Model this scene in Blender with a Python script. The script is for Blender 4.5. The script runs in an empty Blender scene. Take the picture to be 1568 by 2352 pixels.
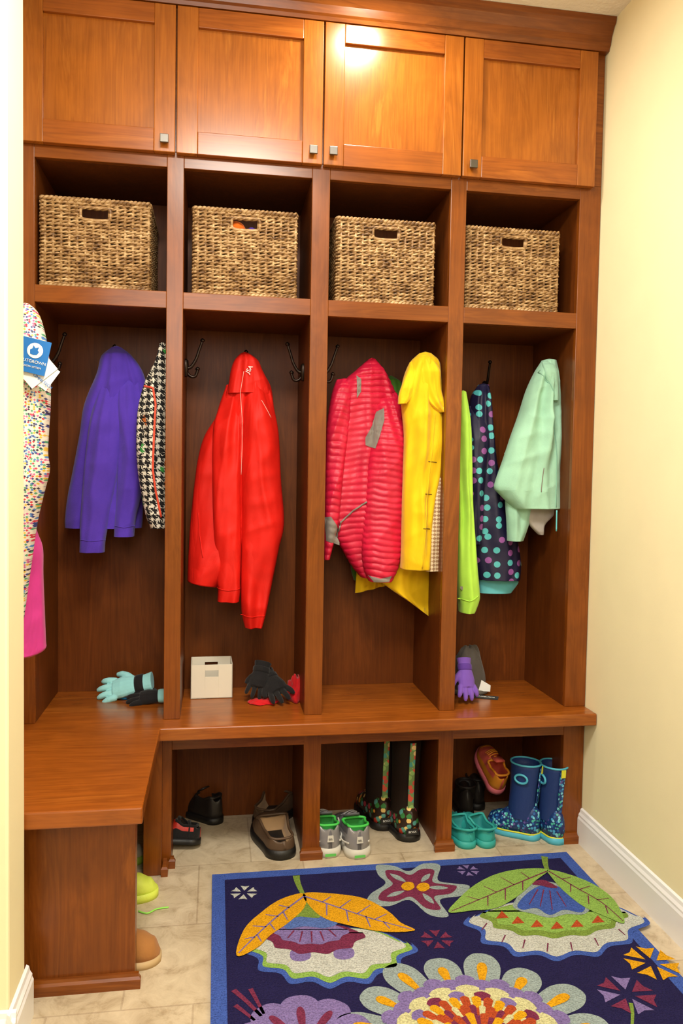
import bpy, bmesh, math, random
from mathutils import Vector, Matrix, noise
from mathutils.bvhtree import BVHTree
random.seed(7)
scene=bpy.context.scene; col=scene.collection
scene.view_settings.view_transform='Standard'
scene.view_settings.look='None'
# ---------------------------------------------------------------- survey (camera solved from the room's straight lines)
CAM=Vector((-.28765,-2.46631,1.24603)); yw,pt,rl,FOC=.16006,.04499,.01704,1784.5
FW=Vector((math.sin(yw)*math.cos(pt),math.cos(yw)*math.cos(pt),-math.sin(pt)))
r0=Vector((math.cos(yw),-math.sin(yw),0)); u0=r0.cross(FW)
RV=math.cos(rl)*r0+math.sin(rl)*u0; UV=-math.sin(rl)*r0+math.cos(rl)*u0
def ray(u,v): return FW+RV*((u-784)/FOC)+UV*((1176-v)/FOC)
def on_y(u,v,y):
    d=ray(u,v); return CAM+d*((y-CAM.y)/d.y)
def on_z(u,v,z=0.0):
    d=ray(u,v); return CAM+d*((z-CAM.z)/d.z)
cam=bpy.data.cameras.new('camera'); co=bpy.data.objects.new('camera',cam); col.objects.link(co)
cam.sensor_fit='VERTICAL'; cam.sensor_height=36; cam.sensor_width=24; cam.lens=FOC/2352*36; cam.clip_start=.05
M=Matrix.Identity(4)
for i in range(3):
    M[i][0]=RV[i];M[i][1]=UV[i];M[i][2]=-FW[i];M[i][3]=CAM[i]
co.matrix_world=M; scene.camera=co
# ---------------------------------------------------------------- dims
e1,e2,e3,e4,e5,e6,e7,e8=-.8297,-.4446,-.3943,0.0,.0567,.4512,.5033,.8938
A,B,Cz,D,Dt,F,G,T,H=2.18,1.8061,1.755,.4745,.4335,.3771,2.2161,2.6495,2.74
XL,XR=-.885,.968; BK=.354
# ---------------------------------------------------------------- materials
def lin(c):
    return tuple(((x/255)/12.92 if x/255<=.04045 else ((x/255+.055)/1.055)**2.4) for x in c)+(1,)
def nodemat(name):
    m=bpy.data.materials.new(name); m.use_nodes=True; nt=m.node_tree
    return m,nt,nt.nodes['Principled BSDF']
def N(nt,t,**k):
    n=nt.nodes.new(t)
    for a,b in k.items(): setattr(n,a,b)
    return n
def L(nt,a,b): nt.links.new(a,b)
def mathn(nt,op,a,b=None,c=None):
    n=N(nt,'ShaderNodeMath',operation=op)
    for i,x in enumerate((a,b,c)):
        if x is None: continue
        if isinstance(x,(int,float)): n.inputs[i].default_value=x
        else: L(nt,x,n.inputs[i])
    return n.outputs[0]
def mixc(nt,f,a,b,blend='MIX'):
    n=N(nt,'ShaderNodeMix',data_type='RGBA',blend_type=blend)
    if isinstance(f,(int,float)): n.inputs[0].default_value=f
    else: L(nt,f,n.inputs[0])
    for i,x in ((6,a),(7,b)):
        if isinstance(x,tuple): n.inputs[i].default_value=x
        else: L(nt,x,n.inputs[i])
    return n.outputs[2]
def ramp(nt,f,stops):
    n=N(nt,'ShaderNodeValToRGB'); L(nt,f,n.inputs[0]); cr=n.color_ramp
    while len(cr.elements)<len(stops): cr.elements.new(.5)
    for e,(p,c) in zip(cr.elements,stops): e.position=p; e.color=c
    return n.outputs[0]
def coords(nt,kind='Object',scale=(1,1,1)):
    if kind=='World': o=N(nt,'ShaderNodeNewGeometry').outputs['Position']
    else: o=N(nt,'ShaderNodeTexCoord').outputs[kind]
    mp=N(nt,'ShaderNodeMapping'); mp.inputs['Scale'].default_value=scale; L(nt,o,mp.inputs[0]); return mp.outputs[0]
def noisen(nt,vec,scale,detail=3,dist=0,rough=.5):
    n=N(nt,'ShaderNodeTexNoise'); L(nt,vec,n.inputs['Vector']); n.inputs['Scale'].default_value=scale
    n.inputs['Detail'].default_value=detail; n.inputs['Distortion'].default_value=dist; n.inputs['Roughness'].default_value=rough
    return n.outputs['Fac']
def bump(nt,bs,h,strength=.3,dist=.002,prev=None):
    b=N(nt,'ShaderNodeBump'); b.inputs['Strength'].default_value=strength; b.inputs['Distance'].default_value=dist
    if prev is not None: L(nt,prev,b.inputs['Normal'])
    L(nt,h,b.inputs['Height']); L(nt,b.outputs[0],bs.inputs['Normal']); return b.outputs[0]
def mat(name,c,rough=.6,metal=0,bs=0,bstr=.3,bd=.002,vary=0,vs=8,coat=0,sheen=0,spec=.5,crease=0):
    m,nt,b=nodemat(name); b.inputs['Roughness'].default_value=rough; b.inputs['Metallic'].default_value=metal
    b.inputs['Coat Weight'].default_value=coat; b.inputs['Sheen Weight'].default_value=sheen
    b.inputs['Specular IOR Level'].default_value=spec
    cl=lin(c); v=coords(nt)
    f=noisen(nt,v,vs,4)
    dark=tuple(x*(1-vary) for x in cl[:3])+(1,); lite=tuple(min(1,x*(1+vary*.6)) for x in cl[:3])+(1,)
    L(nt,ramp(nt,f,[(.3,dark),(.7,lite)]),b.inputs['Base Color'])
    pr=None
    if crease:
        w1=noisen(nt,coords(nt,'Object',(1.6,1,.5)),8,2,.8); rg=mathn(nt,'ABSOLUTE',mathn(nt,'SUBTRACT',w1,.5))
        rg=mathn(nt,'MULTIPLY',rg,4)
        pr=bump(nt,b,rg,.35,crease)
    if bs: bump(nt,b,noisen(nt,v,bs,4),bstr,bd,pr)
    return m
def fabric(name,c,rough=.85,bs=600,bstr=.25,vary=.12,sheen=.15,spec=.25,bd=.0015,crease=0): return mat(name,c,rough,bs=bs,bstr=bstr,vary=vary,sheen=sheen,vs=14,spec=spec,bd=bd,crease=crease)
def wood(name,axis,dark=(136,66,22),mid=(164,86,30),light=(186,104,40),rough=.27,spec=.45,coat=.15):
    m,nt,b=nodemat(name)
    s={'z':(6,6,.7),'x':(.7,6,6),'y':(6,.7,6)}[axis]; s2={'z':(170,170,6),'x':(6,170,170),'y':(170,6,170)}[axis]
    v=coords(nt,'World',s); f=noisen(nt,v,1.8,5,1.6,.6)
    v2=coords(nt,'World',s2); g=noisen(nt,v2,1,3)
    blot=noisen(nt,coords(nt,'World'),6,3,.6)
    c1=ramp(nt,f,[(.34,lin(dark)),(.48,lin(mid)),(.56,lin(dark)),(.66,lin(light))])
    c1=mixc(nt,.5,c1,lin(mid))
    c2=mixc(nt,.30,c1,ramp(nt,g,[(.35,(.48,.38,.30,1)),(.6,(1,1,1,1))]),'MULTIPLY')
    c3=mixc(nt,.42,c2,ramp(nt,blot,[(.3,(.62,.56,.50,1)),(.7,(1.2,1.18,1.15,1))]),'MULTIPLY')
    L(nt,c3,b.inputs['Base Color']); b.inputs['Roughness'].default_value=rough
    b.inputs['Specular IOR Level'].default_value=spec
    b.inputs['Coat Weight'].default_value=coat; b.inputs['Coat Roughness'].default_value=.2
    bump(nt,b,g,.05,.001)
    return m
WZ=wood('cherry_vertical','z',(140,74,18),(169,97,27),(190,118,40)); WX=wood('cherry_horizontal','x',(132,67,17),(159,86,25),(178,104,36))
WZf=wood('cherry_frame','z',(103,51,13),(132,70,20),(152,86,28),spec=.35,coat=.08); WXf=wood('cherry_rail','x',(103,51,13),(132,70,20),(152,86,28),spec=.35,coat=.08)
WZi=wood('cherry_interior_shaded','z',(86,42,13),(108,55,18),(122,64,23),.42,.2,0)  # same cherry, its colour darkened for the shade inside lockers and cubbies
M_wall=mat('yellow_paint',(250,240,200),.7,bs=350,bstr=.08,vary=.02)
M_ceil=mat('ceiling_paint',(244,240,230),.9,bs=60,bstr=.6,bd=.004,vary=.03)
M_trim=mat('white_trim_paint',(242,242,246),.35,vary=.01)
M_nickel=mat('satin_nickel',(112,108,104),.38,1,bs=500,bstr=.05,vary=.05)
M_bronze=mat('dark_bronze',(46,35,29),.32,.8,bs=200,bstr=.1,vary=.2)
def tile():
    m,nt,b=nodemat('travertine_tile')
    v=coords(nt,'World')
    br=N(nt,'ShaderNodeTexBrick'); br.offset=.5; L(nt,v,br.inputs['Vector'])
    br.inputs['Scale'].default_value=1; br.inputs['Brick Width'].default_value=.33; br.inputs['Row Height'].default_value=.33
    br.inputs['Mortar Size'].default_value=.003; br.inputs['Mortar Smooth'].default_value=.4
    br.inputs['Color1'].default_value=lin((208,193,168)); br.inputs['Color2'].default_value=lin((200,184,156)); br.inputs['Mortar'].default_value=lin((184,167,142))
    f=noisen(nt,v,14,9,.6,.72); f2=noisen(nt,v,3.5,4,.4)
    c=mixc(nt,.85,br.outputs['Color'],ramp(nt,f,[(.34,(.62,.55,.47,1)),(.48,(.93,.90,.87,1)),(.66,(1.12,1.12,1.12,1))]),'MULTIPLY')
    c=mixc(nt,.4,c,ramp(nt,f2,[(.35,(.82,.77,.72,1)),(.6,(1.05,1.05,1.05,1))]),'MULTIPLY')
    L(nt,c,b.inputs['Base Color']); b.inputs['Roughness'].default_value=.42
    h=mathn(nt,'SUBTRACT',f,mathn(nt,'MULTIPLY',br.outputs['Fac'],.6)); bump(nt,b,h,.2,.002)
    return m
M_tile=tile()
# ---------------------------------------------------------------- mesh helpers
OFF={}
def thing(name,label,cat,loc=(0,0,0),rot=(0,0,0),group=None):
    o=bpy.data.objects.new(name,None); o.empty_display_size=.05; o.location=loc; o.rotation_euler=rot; col.objects.link(o)
    o['label']=label; o['category']=cat
    if group: o['group']=group
    OFF[o.name]=Vector(loc); return o
def mk(name,verts,faces,mats,parent=None,smooth=True,midx=None,world=False,bevel=0,subsurf=0,label=None,solid=0):
    me=bpy.data.meshes.new(name)
    off=Vector((0,0,0))
    if parent is not None:
        off=OFF[parent.name]
        if world: verts=[Vector(v)-off for v in verts]
    me.from_pydata([tuple(v) for v in verts],[],faces)
    if not isinstance(mats,(list,tuple)): mats=[mats]
    for m in mats: me.materials.append(m)
    if midx:
        for p,i in zip(me.polygons,midx): p.material_index=i
    bm=bmesh.new(); bm.from_mesh(me); bmesh.ops.recalc_face_normals(bm,faces=bm.faces); bm.to_mesh(me); bm.free()
    for p in me.polygons: p.use_smooth=smooth
    o=bpy.data.objects.new(name,me); col.objects.link(o)
    if parent is not None: o.parent=parent; OFF[o.name]=off
    if label: o['label']=label
    if bevel:
        b=o.modifiers.new('b','BEVEL'); b.width=bevel; b.segments=2; b.limit_method='ANGLE'
    if solid:
        b=o.modifiers.new('s','SOLIDIFY'); b.thickness=solid
    if subsurf:
        b=o.modifiers.new('ss','SUBSURF'); b.levels=subsurf; b.render_levels=subsurf
    return o
def boxes(name,bl,mats,parent=None,bevel=.0015,world=True,**k):
    V=[];Fc=[];mi=[]
    for b in bl:
        x0,x1,y0,y1,z0,z1=b[:6]; i=len(V)
        V+=[(x0,y0,z0),(x1,y0,z0),(x1,y1,z0),(x0,y1,z0),(x0,y0,z1),(x1,y0,z1),(x1,y1,z1),(x0,y1,z1)]
        Fc+=[(i,i+3,i+2,i+1),(i+4,i+5,i+6,i+7),(i,i+1,i+5,i+4),(i+1,i+2,i+6,i+5),(i+2,i+3,i+7,i+6),(i+3,i,i+4,i+7)]
        mi+=[b[6] if len(b)>6 else 0]*6
    return mk(name,V,Fc,mats,parent,False,mi,world,bevel,**k)
def tube_data(path,rad,n=10,closed=False,flat=1.0):
    path=[Vector(p) for p in path]; V=[];Fc=[]; m=len(path); up=None
    for i,p in enumerate(path):
        if closed: t=(path[(i+1)%m]-path[i-1])
        else: t=path[min(i+1,m-1)]-path[max(i-1,0)]
        if t.length<1e-9: t=Vector((0,0,1))
        t.normalize()
        if up is None:
            up=Vector((0,0,1)) if abs(t.z)<.9 else Vector((0,1,0))
        s=t.cross(up)
        if s.length<1e-6: s=t.orthogonal()
        s.normalize(); up=s.cross(t).normalized()
        r=rad[i] if isinstance(rad,(list,tuple)) else rad
        for k in range(n):
            a=2*math.pi*k/n; V.append(p+s*math.cos(a)*r+up*math.sin(a)*r*flat)
    for i in range(m if closed else m-1):
        j=(i+1)%m
        for k in range(n):
            Fc.append((i*n+k,i*n+(k+1)%n,j*n+(k+1)%n,j*n+k))
    if not closed:
        Fc.append(tuple(range(n))); Fc.append(tuple((m-1)*n+k for k in reversed(range(n))))
    return V,Fc
def merge(parts):
    V=[];Fc=[]
    for v,f in parts:
        o=len(V); V+=list(v); Fc+=[tuple(i+o for i in q) for q in f]
    return V,Fc
def cr(P,n=8,closed=False):
    P=[Vector(p) for p in P]; m=len(P); out=[]
    rng=m if closed else m-1
    for i in range(rng):
        if closed: a,b,c,d=P[i-1],P[i],P[(i+1)%m],P[(i+2)%m]
        else: a,b,c,d=P[max(i-1,0)],P[i],P[i+1],P[min(i+2,m-1)]
        for k in range(n):
            t=k/n
            out.append(.5*((2*b)+(c-a)*t+(2*a-5*b+4*c-d)*t*t+(3*b-a-3*c+d)*t**3))
    if not closed: out.append(P[-1])
    return out
def tube(name,path,rad,mat,parent,n=8,world=True,closed=False,smoothn=6,flat=1,**k):
    p=cr(path,smoothn,closed)
    if isinstance(rad,(list,tuple)):
        rad=[rad[min(int(i/len(p)*len(rad)),len(rad)-1)] for i in range(len(p))]
    v,f=tube_data(p,rad,n,closed,flat); return mk(name,v,f,mat,parent,True,None,world,**k)
def sm(a,b,x):
    t=max(0,min(1,(x-a)/(b-a))); return t*t*(3-2*t)
def text(s,size,mat,parent,mtx,name='lettering',extrude=.0004):
    cu=bpy.data.curves.new('t','FONT'); cu.body=s; cu.size=size; cu.extrude=extrude; cu.align_x='CENTER'; cu.align_y='CENTER'
    to=bpy.data.objects.new('t',cu); col.objects.link(to)
    dg=bpy.context.evaluated_depsgraph_get(); me=bpy.data.meshes.new_from_object(to.evaluated_get(dg))
    bpy.data.objects.remove(to)
    me.transform(mtx); me.materials.clear(); me.materials.append(mat)
    o=bpy.data.objects.new(name,me); col.objects.link(o); o.parent=parent; OFF[o.name]=OFF[parent.name]; return o
# ---------------------------------------------------------------- room shell
def struct(o): o['kind']='structure'; return o
struct(boxes('floor',[(-3,XR+.1,-4.5,.5,-.05,0)],[M_tile],bevel=0))
struct(boxes('ceiling',[(-3,XR+.1,-4.5,.5,H,H+.05)],[M_ceil],bevel=0))
struct(boxes('wall_right',[(XR+.002,XR+.1,-4.5,.5,0,H)],[M_wall],bevel=0))
struct(boxes('wall_back',[(XL-.1,XR,.376,.5,0,H)],[M_wall],bevel=0))
struct(boxes('wall_left',[(XL-.1,XL-.002,-.67,.376,0,H)],[M_wall],bevel=0))
struct(boxes('wall_doorway',[(-3,-.706,-.80,-.662,0,H)],[M_wall],bevel=.006))
struct(boxes('wall_front',[(-3,XR,-4.5,-4.4,0,H)],[M_wall],bevel=0))
struct(boxes('wall_far_left',[(-3.1,-3,-4.5,-.7,0,H)],[M_wall],bevel=0))
bbz=[(0,.016),(.085,.016),(.092,.013),(.098,.013),(.106,.008),(.116,.006),(.12,0)]
def baseboard(name,segs):
    V=[];Fc=[]
    for (p,q,nrm) in segs:
        p=Vector(p);q=Vector(q);n=Vector(nrm); o=len(V)
        for pp in (p,q):
            for z,d in bbz: V.append((pp.x+n.x*d,pp.y+n.y*d,z))
            V.append((pp.x,pp.y,0))
        k=len(bbz)+1
        for i in range(k): Fc.append((o+i,o+(i+1)%k,o+k+(i+1)%k,o+k+i))
        Fc.append(tuple(o+i for i in range(k))); Fc.append(tuple(o+k+i for i in reversed(range(k))))
    return struct(mk(name,V,Fc,[M_trim],None,False))
baseboard('baseboard_right',[((XR+.001,-4.4,0),(XR+.001,-.001,0),(-1,0,0))])
baseboard('baseboard_left',[((-.706,-.817,0),(-.706,-.648,0),(1,0,0)),((-3,-.80,0),(-.690,-.80,0),(0,-1,0))])
# ---------------------------------------------------------------- locker cabinet
lk=thing('locker_cabinet','cherry wood built-in mudroom locker with open cubbies and cupboards above','cabinet',(0.04,.18,D))
st=[(-.882,e1),(e2,e3),(e4,e5),(e6,e7),(e8,XR)]
fb=[(a,b,0,.02,D+.0005,G+.01,0) for a,b in st]
cells=[(e1,e2),(e3,e4),(e5,e6),(e7,e8)]
fb+=[(a,b,.0004,.02,Cz,B,1) for a,b in cells]+[(a,b,.0004,.02,A,G+.01,1) for a,b in cells]+[(-.882,XR,.0,.02,G+.01,H-.002,1)]
boxes('face_frame',fb,[WZf,WXf],lk)
ib=[(a,b,.0202,BK,D+.0005,H-.01,0) for a,b in st]
ib+=[(a,b,.0202,BK,Cz,B,0) for a,b in cells]+[(a,b,.0202,BK,A,A+.02,0) for a,b in cells]
ib+=[(-.882,XR,BK,BK+.018,D+.0005,H-.01,0)]
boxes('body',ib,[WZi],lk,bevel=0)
# crown moulding
prof=[(.0,2.652),(-.024,2.652),(-.028,2.662),(-.034,2.668),(-.040,2.69),(-.056,2.715),(-.066,2.722),(-.07,2.739),(0,2.739)]
V=[];k=len(prof)
for x in (-.882,XR):
    for y,z in prof: V.append((x,y-.0005,z))
Fc=[(i,(i+1)%k,k+(i+1)%k,k+i) for i in range(k)]+[tuple(range(k)),tuple(k+i for i in reversed(range(k)))]
mk('crown_molding',V,Fc,WXf,lk,False,None,True)
dx=[-.866,-.4185,.0295,.4785,.9355]
knx=[(1,377,317),(1,720,343),(0,766,346),(0,1088,376)]
for i in range(4):
    a=dx[i]+.0025;b=dx[i+1]-.0025
    y0,y1=-.0225,-.0008; rw=.062
    d=boxes('door',[(a,a+rw,y0,y1,G,T,0),(b-rw,b,y0,y1,G,T,0),(a+rw,b-rw,y0+.0003,y1,G,G+rw+.006,1),(a+rw,b-rw,y0+.0003,y1,T-rw+.004,T,1),(a+rw-.003,b-rw+.003,y0+.012,y1-.0005,G+rw,T-rw+.006,2)],[WZ,WX,WZ],lk,bevel=.002)
    P=on_y(knx[i][1],knx[i][2],-.045); x,z=P.x,P.z
    n=boxes('knob',[(x-.0065,x+.0065,-.040,-.0225,z-.0065,z+.0065),(x-.0125,x+.0125,-.048,-.039,z-.0125,z+.0125)],[M_nickel],d,bevel=.0015,label='square satin nickel knob')
def hook(x,y,z,dirv):
    dv=Vector(dirv)
    def P(a,b): return Vector((x,y,z))+dv*a+Vector((0,0,b))
    pr=[]
    pth=cr([P(.004,-.005),P(.02,0),P(.036,.025),P(.046,.055),P(.056,.085)],6); r=[.006-.002*i/len(pth) for i in range(len(pth))]; pr.append(tube_data(pth,r,8))
    pth=cr([P(.004,-.012),P(.018,-.03),P(.034,-.03),P(.042,-.01)],6); pr.append(tube_data(pth,.005,8))
    for q in (P(.057,.088),P(.042,-.006)):
        rr=[.002,.0065,.008,.0065,.002]; pr.append(tube_data([q+Vector((0,0,(t-2)*.0035)) for t in range(5)],rr,8))
    pr.append(tube_data([P(.003,-.034),P(.003,-.03),P(.003,0),P(.003,.02),P(.003,.026)],[.003,.009,.010,.009,.003],10))
    v,f=merge(pr); return mk('coat_hook',v,f,M_bronze,lk,True,None,True,label='dark bronze double coat hook')
hz=1.60
hook(e1,.16,hz,(1,0,0)); hook(e3,.16,hz,(1,0,0)); hook(e4,.16,hz,(-1,0,0)); hook(e5,.16,hz,(1,0,0)); hook(e6,.1,hz-.03,(-1,0,0)); hook(e8,.12,hz-.03,(-1,0,0))
for u in (268,563,1112):
    p=on_y(u,870,BK); hook(p.x,BK-.0005,hz-.01,(0,-1,0))
# ---------------------------------------------------------------- bench
bt=[(-.884,-.653),(-.449,-.653),(-.449,-.0865),(XR,-.0865),(XR,.372),(-.884,.372)]
V=[(x,y,Dt+.0005) for x,y in bt]+[(x,y,D) for x,y in bt]
Fc=[(5,4,3,2,1,0),(6,7,8,9,10,11)]+[(i,(i+1)%6,6+(i+1)%6,6+i) for i in range(6)]
bench=mk('bench_top',[Vector(v) for v in V],Fc,[WX],None,False,None,bevel=.004)
bench['label']='L-shaped cherry wood bench seat below the lockers'; bench['category']='bench'
cb=thing('shoe_cabinet','cherry wood open shoe cubbies supporting the bench seat','cabinet',(.25,.18,0))
ls=[(-.47,-.418),(e4,e5),(e6,e7),(e8,XR)]
boxes('face_frame',[(a,b,0,.02,0.0,Dt,0) for a,b in ls]+[(-.418,e8,.0004,.02,F,Dt,1)],[WZf,WXf],cb)
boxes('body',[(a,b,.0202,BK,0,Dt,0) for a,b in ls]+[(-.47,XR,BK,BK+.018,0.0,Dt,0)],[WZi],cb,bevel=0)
def mould(x0,x1,y0,y1,par):
    pr_=[(0,0),(-.001,.024),(.003,.030),(.0045,.037)]
    V=[]
    for (i,z) in pr_: V+=[(x0+i,y0+i,z),(x1-i,y0+i,z),(x1-i,y1,z),(x0+i,y1,z)]
    Fc=[(3,2,1,0),(12,13,14,15)]
    for r in range(3):
        for j in range(4): Fc.append((r*4+j,r*4+(j+1)%4,(r+1)*4+(j+1)%4,(r+1)*4+j))
    return mk('base_molding',V,Fc,WXf,par,False,None,True)
for q in ((-.425,-.405,-.014,-.0004),(-.008,e5+.008,-.014,-.0004),(e6-.008,e7+.008,-.014,-.0004),(e8-.008,.953,-.014,-.0004)): mould(*q,cb)
rb=thing('shoe_cabinet','cherry wood return bench base with plain end panel','cabinet',(-.67,-.3,0))
boxes('end_panel',[(-.884,-.472,-.575,-.555,0,Dt)],[WZf],rb)
boxes('back_panel',[(-.884,-.866,-.5545,-.002,0,Dt,0)],[WZi],rb)
boxes('face_frame',[(-.490,-.472,-.5545,-.53,0,Dt,0),(-.490,-.472,-.53,-.05,F,Dt,0),(-.50,-.4455,-.05,-.0005,0,Dt,0)],[WZf],rb)
mould(-.884,-.458,-.589,-.5755,rb); mould(-.4450,-.425,-.062,-.0145,rb)
# ---------------------------------------------------------------- baskets
def mat_basket():
    m,nt,b=nodemat('woven_abaca'); v=coords(nt,'Object',(36,36,92)); f=noisen(nt,v,1,4,.3,.6); g=noisen(nt,coords(nt,'Object'),350,3)
    big=noisen(nt,coords(nt,'World'),10,2)
    s=mathn(nt,'ADD',f,mathn(nt,'MULTIPLY',mathn(nt,'SUBTRACT',big,.5),.2))
    c=ramp(nt,s,[(.32,lin((92,62,34))),(.44,lin((138,102,62))),(.54,lin((170,134,90))),(.68,lin((204,172,128)))])
    L(nt,mixc(nt,.25,c,ramp(nt,g,[(.3,(.6,.6,.6,1)),(.7,(1,1,1,1))]),'MULTIPLY'),b.inputs['Base Color']); b.inputs['Roughness'].default_value=.5
    bump(nt,b,g,.4,.001); return m
M_bask=mat_basket(); M_lin=mat('dark_inside',(30,18,10),.9,bs=80,vary=.3)
BW,BD,BH=.335,.31,.268
def perim(s):
    w,d=BW-.018,BD-.018; per=2*(w+d); s%=per
    if s<w: return Vector((-w/2+s,-d/2,0)),Vector((0,-1,0))
    s-=w
    if s<d: return Vector((w/2,-d/2+s,0)),Vector((1,0,0))
    s-=d
    if s<w: return Vector((w/2-s,d/2,0)),Vector((0,1,0))
    s-=w
    return Vector((-w/2,d/2-s,0)),Vector((-1,0,0))
per=2*(BW+BD-.036)
def basket_meshes():
    pr=[];rng=random.Random(3)
    rows=23; rh=(BH-.016)/rows; steps=420
    for r in range(rows):
        z=.009+r*rh+.004; wl=per/round(per/rng.uniform(.042,.048)); ph0=math.pi*(r%2)+rng.uniform(-.4,.4)
        for k in (0,math.pi):
            run=[];rr=[]
            def flush():
                if len(run)>3: pr.append(tube_data(run,list(rr),6))
            for i in range(steps+1):
                s=i*per/steps; p,n=perim(s); a=2*math.pi*s/wl+k+ph0+.3*math.sin(s*23+r)
                q=p+n*(.0040*math.cos(a))+Vector((0,0,z+.0023*math.sin(a)+.0004*math.sin(s*40+r*2)))
                if n.y<-.5 and abs(p.x)<.04 and .206<z<.243: flush(); run=[];rr=[]
                else: run.append(q); rr.append(.0037+.0006*math.sin(a*.37+r)+rng.uniform(-.0003,.0003))
            flush()
    nst=52; sp=per/nst
    for i in range(nst):
        p,n=perim(i*sp+sp*.5)
        top=.206 if (n.y<-.5 and abs(p.x)<.04) else BH
        pr.append(tube_data([p+Vector((0,0,.002)),p+Vector((0,0,top))],.0045,6))
    body=merge(pr); rims=[]
    for z in (BH-.003,.005):
        rim=[]
        for k in (0,math.pi):
            pts=[]
            for i in range(400):
                s=i*per/400; p,n=perim(s); a=2*math.pi*round(per/.026)*s/per+k
                pts.append(p+n*(.0045*math.cos(a))+Vector((0,0,z+.004*math.sin(a))))
            rim.append(tube_data(pts,.0052,6,True))
        rims.append(merge(rim))
    y=-(BD-.018)/2-.002
    hp=cr([(-.038,y,.210),(-.044,y,.226),(-.038,y,.243),(0,y,.245),(.038,y,.243),(.044,y,.226),(.038,y,.210),(0,y,.207)],8,True)
    return body,rims[0],rims[1],tube_data(hp,.005,8,True)
bm_,rm1_,rm2_,hm_=basket_meshes()
def inner_shell():  # dark box added behind the weave, interior shade put into its colour
    w,d=BW/2-.0135,BD/2-.0135; return [(-w,w,-d,d,.004,.008),(-w,-w+.003,-d,d,.004,BH-.01),(w-.003,w,-d,d,.004,BH-.01),(-w,w,d-.003,d,.004,BH-.01),
     (-w,-.042,-d,-d+.003,.004,BH-.01),(.042,w,-d,-d+.003,.004,BH-.01),(-.042,.042,-d,-d+.003,.004,.208),(-.042,.042,-d,-d+.003,.244,BH-.01)]
bx=[(-.659,'woven brown basket with dark flecks in the first cubby'),(-.205,'golden woven basket holding orange and purple items'),(.246,'woven brown seagrass basket in a cubby'),(.677,'woven tan basket beside the wall end of the cubbies')]
bb0=None
for i,(x,lab) in enumerate(bx):
    root=thing('basket',lab,'basket',(x,.022+BD/2,B+.001),group='woven baskets in the upper cubbies')
    if i==0:
        bb0=[mk('body',*bm_,M_bask,root),mk('top_rim',*rm1_,M_bask,root),mk('bottom_rim',*rm2_,M_bask,root),mk('handle_hole_rim',*hm_,M_bask,root),boxes('inner_shell',inner_shell(),[M_lin],root,0,False)]
    else:
        for o in bb0:
            c=o.copy(); c.parent=root; col.objects.link(c); OFF[c.name]=OFF[root.name]
    if i==1:
        t=thing('toy','orange and purple soft item inside the woven basket','toy',(x-.02,.075,B+.15))
        v,f=tube_data(cr([(-.03,0,-.05),(-.01,0,.06),(.0,0,.095)],5),[.03]*8+[.025,.02,.01],12); mk('orange_body',v,f,fabric('orange_toy',(240,110,25)),t)
        v,f=tube_data(cr([(.035,0,-.02),(.04,0,.05),(.055,0,.075)],5),[.022]*8+[.02,.015,.008],12); mk('purple_body',v,f,fabric('violet_toy',(90,60,190)),t)
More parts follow.
